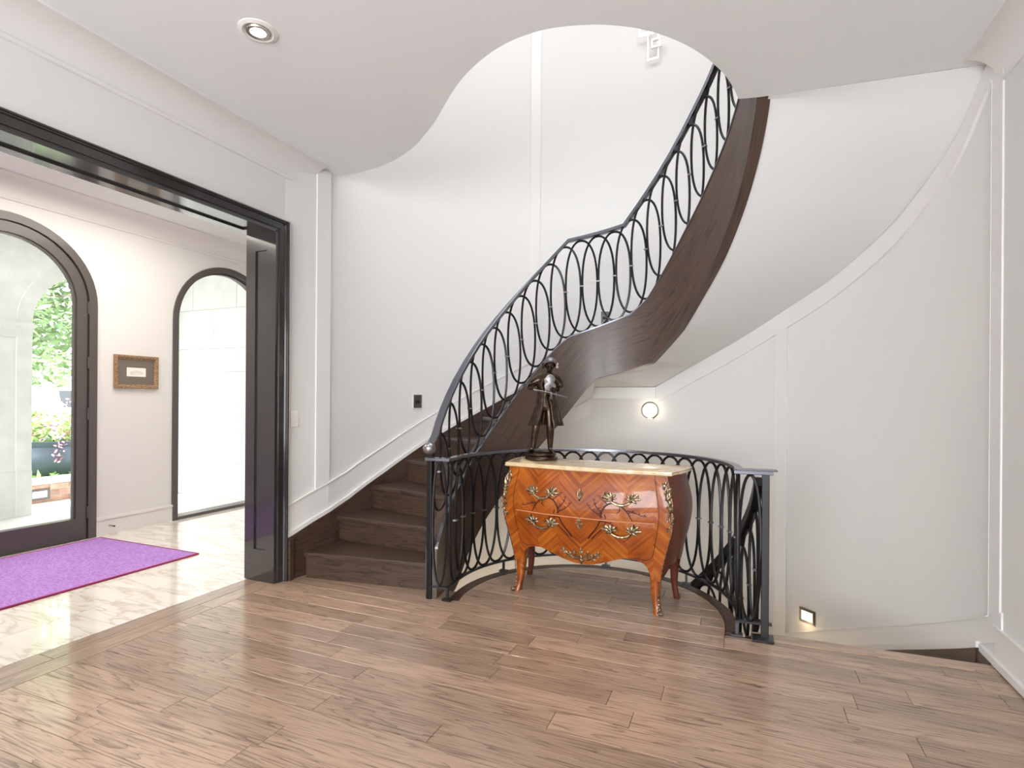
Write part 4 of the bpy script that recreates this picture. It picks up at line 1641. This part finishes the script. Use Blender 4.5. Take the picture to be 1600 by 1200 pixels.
def leaf_spray(mb, cx, cz, ang, ln, wd, lift=.006):
    """tapered acanthus lobe lying on the front"""
    d = Vector((math.cos(ang), 0, math.sin(ang)))
    c = surf(mb, cx + d.x * ln * .5, cz + d.z * ln * .5, lift)
    rot = Matrix(((d.x, 0, -d.z), (0, 1, 0), (d.z, 0, d.x)))
    mb.ball(c, (ln * .55, .005, wd), 8, 6, rot)


def scroll_pts(cx, cz, r0, r1, a0, a1, n=14, lift=.008):
    return [surf(None, cx + (r0 + (r1 - r0) * i / n) * math.cos(a0 + (a1 - a0) * i / n), cz + (r0 + (r1 - r0) * i / n) * math.sin(a0 + (a1 - a0) * i / n), lift) for i in range(n + 1)]


def handle(cx, cz, parent):
    mb = MB()
    for s in (-1, 1):
        bx = cx + s * .058
        for a, ln, w in ((.15, .064, .010), (.7, .058, .011), (1.3, .046, .010), (2.2, .040, .009), (-.45, .040, .008), (2.9, .032, .007)):
            aa = a if s > 0 else PI - a
            leaf_spray(mb, bx, cz, aa, ln, w)
        mb.ball(surf(None, bx, cz - .008, .012), (.011, .012, .011), 8, 6)
        mb.tube(scroll_pts(bx + s * .034, cz + .016, .014, .003, 0 if s > 0 else PI, (4.5 if s > 0 else PI - 4.5), 12), .0028, 5)
    mb.tube([surf(None, cx + x, cz - .012 - .022 * (1 - (x / .06) ** 2), .016) for x in [-.06 + .12 * i / 12 for i in range(13)]], [.005 + .0035 * math.sin(PI * i / 12) for i in range(13)], 7)
    return obj('handle', mb, M['gilt'], parent, smooth=True)


def escutcheon(cx, cz, parent):
    mb = MB()
    for a in [PI / 2 + 2 * PI * k / 8 for k in range(8)]:
        leaf_spray(mb, cx + .006 * math.cos(a), cz + .012 * math.sin(a), a, .030 if abs(math.sin(a)) > .8 else .018, .006)
    mb.tube([surf(None, cx + .014 * math.cos(f), cz + .022 * math.sin(f), .008) for f in [2 * PI * i / 20 for i in range(20)]], .0032, 5, closed=True)
    e = obj('escutcheon', mb, M['gilt'], parent, smooth=True)
    mb = MB()
    mb.ball(surf(None, cx, cz + .003, .007), (.004, .003, .005), 8, 6)
    mb.ball(surf(None, cx, cz - .006, .007), (.002, .003, .008), 8, 6)
    return e


for s in (-1, 1):
    handle(s * .263, .695, d_up)
    handle(s * .263, .497, d_lo)
escutcheon(0, .706, d_up)
escutcheon(0, .525, d_lo)

# branch marquetry: dark curving stems with buds, across both drawers
def ribbon_on_front(mb, pts2, w0, w1):
    n = len(pts2)
    rows = []
    for i, (x, z) in enumerate(pts2):
        a = pts2[max(i - 1, 0)]
        b = pts2[min(i + 1, n - 1)]
        t = Vector((b[0] - a[0], b[1] - a[1]))
        t.normalize()
        w = w0 + (w1 - w0) * i / (n - 1)
        rows.append([surf(mb, x - t.y * w, z + t.x * w, .0044), surf(mb, x + t.y * w, z - t.x * w, .0044)])
    mb.grid(rows)


def curve2(ctrl, n=16):
    out = []
    for i in range(n + 1):
        t = i / n
        p = [Vector(c) for c in ctrl]
        while len(p) > 1:
            p = [a.lerp(b, t) for a, b in zip(p, p[1:])]
        out.append((p[0].x, p[0].y))
    return out


for dr, lo_z, hi_z in ((d_up, .566, .84), (d_lo, .2, .556)):
    for s in (-1, 1):
        mb = MB()
        stems = [([(.055, .43), (.10, .50), (.15, .53), (.14, .62)], .0032, .0022), ([(.075, .43), (.12, .49), (.20, .52), (.165, .60)], .0024, .0018),
                 ([(.14, .53), (.12, .68), (.24, .73), (.31, .63), (.34, .55)], .0030, .0018), ([(.34, .56), (.35, .50), (.31, .45), (.27, .43)], .0022, .001),
                 ([(.15, .58), (.10, .61), (.07, .62), (.05, .66)], .0022, .001), ([(.15, .60), (.09, .66), (.10, .66), (.09, .69)], .0020, .001),
                 ([(.23, .67), (.26, .66), (.27, .63), (.24, .61)], .0018, .001), ([(.30, .63), (.36, .62), (.38, .60), (.42, .60)], .0020, .001),
                 ([(.13, .55), (.18, .56), (.22, .54), (.25, .50)], .0020, .001), ([(.18, .66), (.15, .69), (.13, .69), (.12, .71)], .0018, .001)]
        for ctrl, w0, w1 in stems:
            p = [(s * x, z) for x, z in curve2(ctrl)]
            seg = []
            for q in p + [None]:
                if q is not None and lo_z < q[1] < hi_z:
                    seg.append(q)
                else:
                    if len(seg) > 2:
                        ribbon_on_front(mb, seg, w0 * 1.8, w1 * 1.8)
                    seg = []
            for q in p[3::5]:
                if lo_z + .008 < q[1] < hi_z - .008:
                    mb.ball(surf(None, q[0] + .006 * s, q[1] + .006, .0035), (.0055, .0014, .0038), 6, 4)
        obj('branch_inlay', mb, M['inlay'], dr)
# dark stile joint lines on the front
for s in (-1, 1):
    mb = MB()
    pz = [(.840 - (.840 - .36) * i / 20) for i in range(21)]
    pp = [(s * (.455 + .03 * (sm(W_TAB, z) - .53) / .04), z) for z in pz] + [(s * .43, .335), (s * .40, .325), (s * .33, .333)]
    mb.tube([(x, front_y(x, z) - .0005, z) for x, z in pp], .0016, 4)
    obj('joint_line', mb, M['inlay'], body)

# cabriole legs with brass sabots
for sx in (-1, 1):
    for front in (True, False):
        secs = []
        for z, hw_, dx, dy in ((.36, .046, 0, 0), (.30, .043, 0, 0), (.24, .036, 0, 0), (.18, .030, .0, .0), (.12, .0255, -.002, .0), (.07, .0225, -.001, .002), (.035, .0215, .004, .002), (.012, .024, .009, -.003), (0, .022, .010, -.005)):
            if front:
                ox, oy = sm(W_TAB, z) - .001, front_y(sm(W_TAB, z), z) + .001
                cx, cy = ox - hw_ + dx, oy + hw_ - (-dy)
                if z < .03:
                    cy -= .004
            else:
                ox = back_w(z) - .001
                cx, cy = ox - hw_ * .8 + dx, BK - hw_ * .8 - .001 + (.012 if z < .03 else 0) * .5
            k = 1 if front else .8
            h_ = hw_ * k
            c_ = h_ * .35
            secs.append([(sx * (cx + a), cy + b, z) for a, b in ((-h_ + c_, -h_), (h_ - c_, -h_), (h_, -h_ + c_), (h_, h_ - c_), (h_ - c_, h_), (-h_ + c_, h_), (-h_, h_ - c_), (-h_, -h_ + c_))])
        mb = MB()
        o = mb.grid(secs, cu=True)
        mb.cap([o + q for q in range(8)])
        mb.cap([o + 8 * (len(secs) - 1) + q for q in range(8)])
        lg_ = obj('leg', mb, M['veneer'] if front else M['sideveneer'], ch, smooth=True, angle=50)
        if front:
            mb = MB()
            ex = lambda z: sm(W_TAB, z) + interp([(0, .012), (.04, .003), (.1, -.002), (.2, 0)], z)
            ey = lambda z: front_y(sm(W_TAB, z), z) - interp([(0, .008), (.04, -.001), (.1, 0), (.2, 0)], z)
            for i in range(9):
                z = .015 + i * .0135
                r = .0135 * (1 - i / 11)
                mb.ball((sx * (ex(z) - .010 + .003 * (i % 2)), ey(z) + .012 - .003 * (i % 2), z + .004), (r, r, .0085), 7, 5)
            mb.ball((sx * (ex(0) - .006), ey(0) + .004, .014), (.022, .020, .0135), 10, 6)
            mb.tube([(sx * (ex(.02) + .006 * math.cos(f)), ey(.02) - .004, .016 + .010 * math.sin(f)) for f in [i * .5 for i in range(11)]], .004, 5)
            obj('sabot', mb, M['gilt'], lg_, smooth=True)
            mb = MB().tube([(sx * (sm(W_TAB, z) + .001), front_y(sm(W_TAB, z), z) - .001, z) for z in [.12 + .42 * i / 20 for i in range(21)]], .0032, 5)
            obj('edge_strip', mb, M['gilt'], lg_, smooth=True)

# corner mounts: trailing foliage and scrolls down each front corner
for sx in (-1, 1):
    mb = MB()
    rr = random.Random(9)

    def corner(z, lift=.004):
        w = sm(W_TAB, z)
        return Vector((sx * (w - .012 + lift), front_y(w - .012, z) - lift, z))
    mb.tube([corner(z, .006) + Vector((sx * -.010 * math.sin((z - .5) * 42), 0, 0)) for z in [.80 - .29 * i / 36 for i in range(37)]], [.006 - .003 * i / 36 for i in range(37)], 6)
    mb.tube([corner(z, .006) + Vector((sx * (-.014 + .012 * math.sin((z - .5) * 50)), -.001, 0)) for z in [.80 - .22 * i / 36 for i in range(37)]], .0035, 5)
    for i in range(26):
        z = .805 - .28 * i / 25
        p = corner(z, .007) + Vector((sx * rr.uniform(-.026, .006), 0, 0))
        a = rr.uniform(-1.2, 1.2) + (PI / 2 if i % 2 else -PI / 2)
        k = 1.35 - .7 * i / 25
        rot = Matrix(((math.cos(a), 0, -math.sin(a)), (0, 1, 0), (math.sin(a), 0, math.cos(a))))
        mb.ball(p, (.015 * k, .0065, .0062 * k), 7, 5, rot)
    mb.ball(corner(.655, .010) + Vector((sx * -.012, 0, 0)), (.016, .010, .022), 9, 6)
    obj('corner_mount', mb, M['gilt'], ch, smooth=True)

# apron mount
mb = MB()
for s in (-1, 1):
    mb.tube(scroll_pts(s * .028, .312, .018, .006, PI / 2, PI / 2 - s * 5.0, 16), .0042, 6)
    mb.tube([surf(None, s * x, z, .008) for x, z in curve2([(.02, .295), (.06, .285), (.075, .325), (.14, .338)])], [.0055 - .0035 * i / 16 for i in range(17)], 6)
    mb.tube([surf(None, s * x, z, .008) for x, z in curve2([(.015, .285), (.05, .275), (.08, .30), (.10, .318)])], .003, 5)
    for x, z, a in ((.06, .308, .9), (.085, .318, .6), (.105, .33, .9), (.075, .300, -.3), (.10, .318, -.2), (.045, .318, 1.5)):
        leaf_spray(mb, s * x, z, a if s > 0 else PI - a, .030, .0065)
for a, ln in ((PI / 2, .04), (PI / 2 + .5, .03), (PI / 2 - .5, .03), (-PI / 2, .034), (-PI / 2 + .6, .022), (-PI / 2 - .6, .022)):
    leaf_spray(mb, 0, .305 + .018 * math.sin(a), a, ln, .007)
mb.ball(surf(None, 0, .303, .006), (.012, .008, .014), 9, 6)
obj('apron_mount', mb, M['gilt'], ch, smooth=True)

# marble top: serpentine outline, stepped moulded edge
def top_outline(d, n=40):
    """outline inset by d"""
    pts = []
    for i in range(n + 1):
        s = -1 + 2 * i / n
        x = s * (.560 - d)
        y = -.186 + d - .036 * (.5 + .5 * math.cos(PI * min(1, abs(s) * 1.12))) - .010 * math.sin(PI * abs(s)) ** 2
        pts.append((x, y))
    for k in range(1, 13):
        t = k / 12
        x = .560 - d + .062 * t + .016 * math.sin(PI * t) - .018 * math.sin(PI * min(1, t * 3)) * (t < .34) * .4
        pts.append((x, -.186 + d + (.402 - 2 * d) * t))
    for k in range(1, 12):
        t = k / 12
        pts.append(((.622 - d) * (1 - 2 * t), .216 - d))
    for k in range(12, 0, -1):
        t = k / 12
        x = .560 - d + .062 * t + .016 * math.sin(PI * t)
        pts.append((-x, -.186 + d + (.402 - 2 * d) * t))
    return pts


mb = MB()
rows = []
for d, z in ((.016, .846), (.006, .848), (.0, .854), (0, .858), (.004, .862), (.004, .864), (.0015, .866), (.002, .872), (.008, .8755), (.014, .8755), (.016, .874), (.019, .874), (.021, .8755)):
    rows.append([(x, y, z) for x, y in top_outline(d)])
o = mb.grid(rows, cu=True)
k = len(rows[0])
mb.cap([o + q for q in range(k)][::-1])
mb.cap([o + (len(rows) - 1) * k + q for q in range(k)])
obj('marble_top', mb, M['marble'], ch, smooth=True, angle=35)

# ------------------------------------------------------------------ bronze violinist
sv = thing('statue', 'bronze statue of a boy violinist in frock coat on a round base', 'statue', (-1.312, 3.70, .8757), R_(19.5))
obj('base', MB().lathe([(0.0, 0), (.108, 0), (.117, .004), (.119, .012), (.112, .022), (.104, .026), (.100, .032), (.106, .036), (.106, .044), (.096, .050), (.088, .056), (.0, .058)], 40, caps=False), M['bronze'], sv, smooth=True, angle=60)


def skin(name, verts, edges, radii, mat, parent, root=0, levels=1):
    me = bpy.data.meshes.new(name)
    me.from_pydata([Vector(v) for v in verts], edges, [])
    me.update()
    o = link(name, me, mat, parent)
    sk = o.modifiers.new('skin', 'SKIN')
    sk.use_smooth_shade = True
    lay = me.skin_vertices[0].data
    for i, r in enumerate(radii):
        lay[i].radius = (r, r) if not isinstance(r, tuple) else r
        lay[i].use_root = (i == root)
    ss = o.modifiers.new('sub', 'SUBSURF')
    ss.levels = levels
    ss.render_levels = levels
    return o


# joints (x to the viewer's right, -y towards the viewer, z up from the chest top)
V, E_, RD = [], [], []


def vtx(p, r, to=None):
    V.append(p)
    RD.append(r)
    if to is not None:
        E_.append((to, len(V) - 1))
    return len(V) - 1


pel = vtx((.022, .0, .415), (.044, .036))
wai = vtx((.028, .0, .475), (.040, .032), pel)
che = vtx((.038, .002, .545), (.050, .036), wai)
shc = vtx((.044, .004, .590), (.042, .030), che)
nk = vtx((.050, -.002, .618), .018, shc)
chin = vtx((.054, -.012, .648), (.026, .028), nk)
hd = vtx((.058, -.010, .680), (.041, .043), chin)
crown = vtx((.060, -.004, .712), (.034, .036), hd)
ls = vtx((-.012, .004, .586), .034, shc)           # his right arm, viewer's left
le = vtx((-.092, .006, .528), .026, ls)
lf = vtx((-.094, -.030, .522), .021, le)
lw_ = vtx((-.078, -.072, .515), .0115, lf)
lp = vtx((-.066, -.090, .507), (.012, .008), lw_)
for k, (dx, dz, ln) in enumerate(((.006, .008, .020), (.009, .003, .023), (.009, -.003, .022), (.006, -.008, .018))):
    a = vtx((-.066 + dx, -.098, .507 + dz), .0042, lp)
    b = vtx((-.066 + dx + ln * .55, -.104, .504 + dz), .0038, a)
    vtx((-.066 + dx + ln * .7, -.096, .500 + dz), .0032, b)
a = vtx((-.072, -.098, .520), .0044, lp)
vtx((-.058, -.106, .520), .0038, a)
rs = vtx((.106, .004, .586), .034, shc)            # his left arm, viewer's right
re = vtx((.136, -.004, .522), .0235, rs)
rf = vtx((.126, -.045, .510), .020, re)
rw = vtx((.096, -.078, .506), .0110, rf)
rp = vtx((.080, -.090, .502), (.011, .008), rw)
for k, (dz, ln) in enumerate(((.009, .018), (.003, .020), (-.003, .019), (-.008, .015))):
    a = vtx((.072, -.098, .502 + dz), .0042, rp)
    b = vtx((.072 - ln * .6, -.100, .500 + dz), .0036, a)
    vtx((.072 - ln * .75, -.092, .498 + dz), .0032, b)
a = vtx((.082, -.098, .514), .0044, rp)
vtx((.070, -.106, .518), .0036, a)
lh = vtx((-.006, -.002, .375), .036, pel)          # leg set forward at the viewer's left
lk = vtx((-.042, -.022, .225), .031, lh)
lc = vtx((-.050, -.010, .170), .029, lk)
la = vtx((-.062, -.006, .080), .018, lc)
lhe = vtx((-.062, -.012, .070), .018, la)
lt = vtx((-.084, -.058, .069), (.017, .0115), lhe)
vtx((-.096, -.080, .066), (.012, .008), lt)
rh = vtx((.050, .0, .375), .036, pel)
rk = vtx((.062, -.012, .225), .031, rh)
rc = vtx((.062, .006, .170), .029, rk)
ra = vtx((.062, .010, .080), .018, rc)
rhe = vtx((.062, .006, .070), .018, ra)
rt = vtx((.070, -.040, .069), (.017, .0115), rhe)
vtx((.075, -.064, .066), (.012, .008), rt)
skin('body', V, E_, RD, M['bronze'], sv, root=pel, levels=2)

# face: brow, nose, eyes, lips, ears
mb = MB()
hc = Vector((.058, -.014, .682))
mb.ball(hc + Vector((-.001, -.040, -.006)), (.0055, .009, .011), 8, 6)
mb.ball(hc + Vector((-.001, -.045, -.011)), (.0065, .006, .005), 8, 6)
for s in (-1, 1):
    mb.ball(hc + Vector((s * .0135, -.034, .003)), (.0065, .0055, .0045), 8, 6)
    mb.ball(hc + Vector((s * .0135, -.035, .011)), (.010, .005, .003), 8, 5)
    mb.ball(hc + Vector((s * .016, -.028, -.014)), (.010, .010, .010), 8, 6)
mb.ball(hc + Vector((-.001, -.036, -.0225)), (.009, .005, .003), 8, 5)
mb.ball(hc + Vector((-.001, -.036, -.0275)), (.0075, .005, .003), 8, 5)
mb.ball(hc + Vector((-.001, -.033, -.036)), (.009, .008, .007), 8, 6)
obj('face', mb, M['bronze'], sv, smooth=True)

# powdered wig with side rolls and a tied queue
mb = MB()
rows = []
for i in range(11):
    f = PI * .62 * i / 10
    row = []
    for j in range(24):
        a = 2 * PI * j / 24
        front = max(0, -math.sin(a))
        ff = f * (1 - .34 * front)
        rr_ = 1 + .03 * math.sin(9 * a)
        row.append((hc.x + .050 * rr_ * math.sin(ff) * math.cos(a), hc.y + .008 + .053 * rr_ * math.sin(ff) * math.sin(a), hc.z + .002 + .054 * math.cos(ff)))
    rows.append(row)
mb.grid(rows, cu=True)
wg = obj('wig', mb, M['bronze_light'], sv, smooth=True, angle=70)
for s in (-1, 1):
    mb = MB()
    for k in range(2):
        c = hc + Vector((s * .049, .004, .004 - .021 * k))
        mb.tube([c + Vector((0, -.016, 0)), c + Vector((s * .003, 0, 0)), c + Vector((0, .016, 0))], [.011, .0125, .011], 10)
    obj('side_roll', mb, M['bronze'], wg, smooth=True)
obj('queue', MB().tube([hc + Vector((0, .048, -.012)), hc + Vector((0, .056, -.04)), hc + Vector((.002, .050, -.075))], [.012, .010, .005], 8), M['bronze'], wg, smooth=True)

# frock coat: open shell flaring from the waist, with folds
mb = MB()
NA = 40
rows_o, rows_i = [], []
lev = [(.606, .062, .042, .22), (.578, .080, .050, .36), (.54, .080, .053, .48), (.50, .073, .052, .42), (.465, .070, .053, .30), (.43, .077, .061, .28), (.39, .086, .070, .36), (.34, .099, .080, .40), (.29, .112, .089, .45), (.245, .124, .096, .52)]
for z, ax, ay, op in lev:
    ro, ri = [], []
    cx_ = .040 - .018 * (.60 - z) / .36 + (.008 if z < .4 else 0)
    for j in range(NA + 1):
        a = -PI / 2 + op + (2 * PI - 2 * op) * j / NA
        fl_ = max(0, (.44 - z) / .2)
        wv = 1 + .07 * fl_ * math.sin(a * 9 + z * 8) + .03 * fl_ * math.sin(a * 17)
        x, y = cx_ + ax * wv * math.cos(a), .006 + ay * wv * math.sin(a)
        ro.append((x, y, z))
        ri.append((cx_ + (ax * wv - .007) * math.cos(a), .006 + (ay * wv - .007) * math.sin(a), z))
    rows_o.append(ro)
    rows_i.append(ri)
o1 = mb.grid(rows_o)
o2 = mb.grid(rows_i)
w_ = NA + 1
nl = len(lev)
rim = list(range(w_)) + [k * w_ + NA for k in range(1, nl)] + [(nl - 1) * w_ + i for i in range(NA - 1, -1, -1)] + [k * w_ for k in range(nl - 2, 0, -1)]
for q in range(len(rim)):
    a, b = rim[q], rim[(q + 1) % len(rim)]
    mb.f.append((o1 + a, o1 + b, o2 + b, o2 + a))
coat = obj('frock_coat', mb, M['bronze'], sv, smooth=True, angle=50)
for (p0, p1, r) in (((-.080, -.050, .522), (-.086, -.030, .532), .0255), ((.106, -.066, .508), (.118, -.046, .513), .0245)):
    obj('cuff', MB().tube([p0, p1], [r, r * .86], 12), M['bronze'], coat, smooth=True)
mb = MB()
for j in (0, NA):
    mb.tube([Vector(rows_o[i][j]) + Vector((0, -.001, 0)) for i in range(1, nl)], .0035, 5)
for i in range(2, 8):
    p = Vector(rows_o[i][0]) + Vector((.008, -.004, 0))
    mb.ball(p, .0035, 6, 4)
obj('braid', mb, M['bronze'], coat, smooth=True)
obj('collar', MB().tube([(.052 + .026 * math.cos(f), -.002 + .024 * math.sin(f), .613 + .004 * math.sin(2 * f)) for f in [2 * PI * i / 16 for i in range(16)]], .008, 6, closed=True), M['bronze'], coat, smooth=True)
mb = MB()
for i in range(4):
    mb.ball((.050 + .004 * (-1) ** i, -.040, .607 - .011 * i), (.013 - .002 * i, .008, .007), 8, 5)
obj('cravat', mb, M['bronze'], coat, smooth=True)
for x, y in ((-.074, -.046), (.0675, -.031)):
    obj('shoe_buckle', MB().tube([(x + .008 * math.cos(f), y - .012 + .004 * math.sin(f), .0825 + .003 * math.sin(f)) for f in [2 * PI * i / 10 for i in range(10)]], .0022, 5, closed=True), M['bronze_light'], sv, smooth=True)

# violin held upright against the chest, neck down; bow across
mb = MB()
prof = []
for i in range(48):
    f = 2 * PI * i / 48
    v = math.sin(f)
    wdt = .031 + .009 * (-v) * -1 * .2
    sh = 1 - .34 * math.exp(-((v - .02) / .26) ** 2)
    prof.append((.058 + .043 * math.cos(f) * sh * (1.06 if v < 0 else .94), .550 + .060 * v))
front_, back_ = -.070, -.050
n_ = len(prof)
mb.v += [(x, back_ - .08 * (z - .552), z) for x, z in prof] + [(x, front_ - .08 * (z - .552), z) for x, z in prof] + [(.058 + (x - .058) * .5, front_ - .005 - .08 * (z - .552), .552 + (z - .552) * .6) for x, z in prof]
for k in (0, n_):
    for i in range(n_):
        j = (i + 1) % n_
        mb.f.append((k + i, k + j, k + n_ + j, k + n_ + i))
mb.f.append(tuple(range(2 * n_, 3 * n_)))
mb.f.append(tuple(range(n_ - 1, -1, -1)))
vi = obj('violin', mb, M['bronze_light'], sv, smooth=True, angle=45)
obj('neck', MB().tube([(.058, -.070, .535), (.062, -.080, .495), (.066, -.086, .455)], [.006, .0055, .005], 6), M['bronze_light'], vi, smooth=True)
obj('scroll', MB().tube([(.066 + .006 * math.cos(f), -.088 - .006 * math.sin(f) * .5, .446 + .007 * math.sin(f)) for f in [i * .5 for i in range(12)]], .0045, 6), M['bronze_light'], vi, smooth=True)
obj('tailpiece', MB().obox((.057, -.075, .587), (.006, 0, 0), (0, .003, .0), (0, 0, .012)), M['black'], vi)
obj('sound_hole', MB().ball((.044, -.0725, .555), (.003, .002, .012), 6, 5), M['black'], vi)
obj('sound_hole', MB().ball((.072, -.0725, .555), (.003, .002, .012), 6, 5), M['black'], vi)
bw = obj('bow', MB().tube([(-.060, -.106, .502), (.03, -.116, .487), (.10, -.118, .470), (.178, -.112, .448)], [.0024, .0021, .0019, .0016], 6), M['bronze_light'], sv, smooth=True)
obj('bow_hair', MB().tube([(-.052, -.108, .494), (.10, -.120, .462), (.172, -.113, .443)], .0012, 4), M['bronze_light'], bw, smooth=True)

# ------------------------------------------------------------------ white frame light high on the stair wall
loc, rz = wall_frame(88.0, 4.85, 0)
fl_ = thing('frame_wall_light', 'white wall light of staggered rectangular frames high on the stair wall', 'light', loc, rz)


def bar_rect(y0, y1, z0, z1, x=.05, w=.011):
    mb = MB()
    pts = [(y0, z0), (y1, z0), (y1, z1), (y0, z1)]
    prof_ = []
    for (a, b, c, d) in ((y0 - w, y1 + w, z0 - w, z0 + w), (y0 - w, y1 + w, z1 - w, z1 + w), (y0 - w, y0 + w, z0, z1), (y1 - w, y1 + w, z0, z1)):
        mb.box(x - w, x + w, a, b, c, d)
    return mb


obj('frame', bar_rect(-.105, .02, 0, .45, .075, .009), M['ledstrip'], fl_)
obj('frame', bar_rect(-.028, .014, .03, .08, .09, .008), M['white_metal'], fl_)
obj('frame', bar_rect(-.03, .068, -.235, .42, .045, .0065), M['ledstrip'], fl_)
obj('frame', bar_rect(.015, .092, -.145, -.075, .075, .010), M['white_metal'], fl_)
mb = MB().box(0, .02, -.05, .08, .40, .52)
for y, z in ((-.03, .012), (.055, -.11)):
    mb.box(0, .075, y - .006, y + .006, z - .006, z + .006)
obj('mounting', mb, M['white_metal'], fl_)
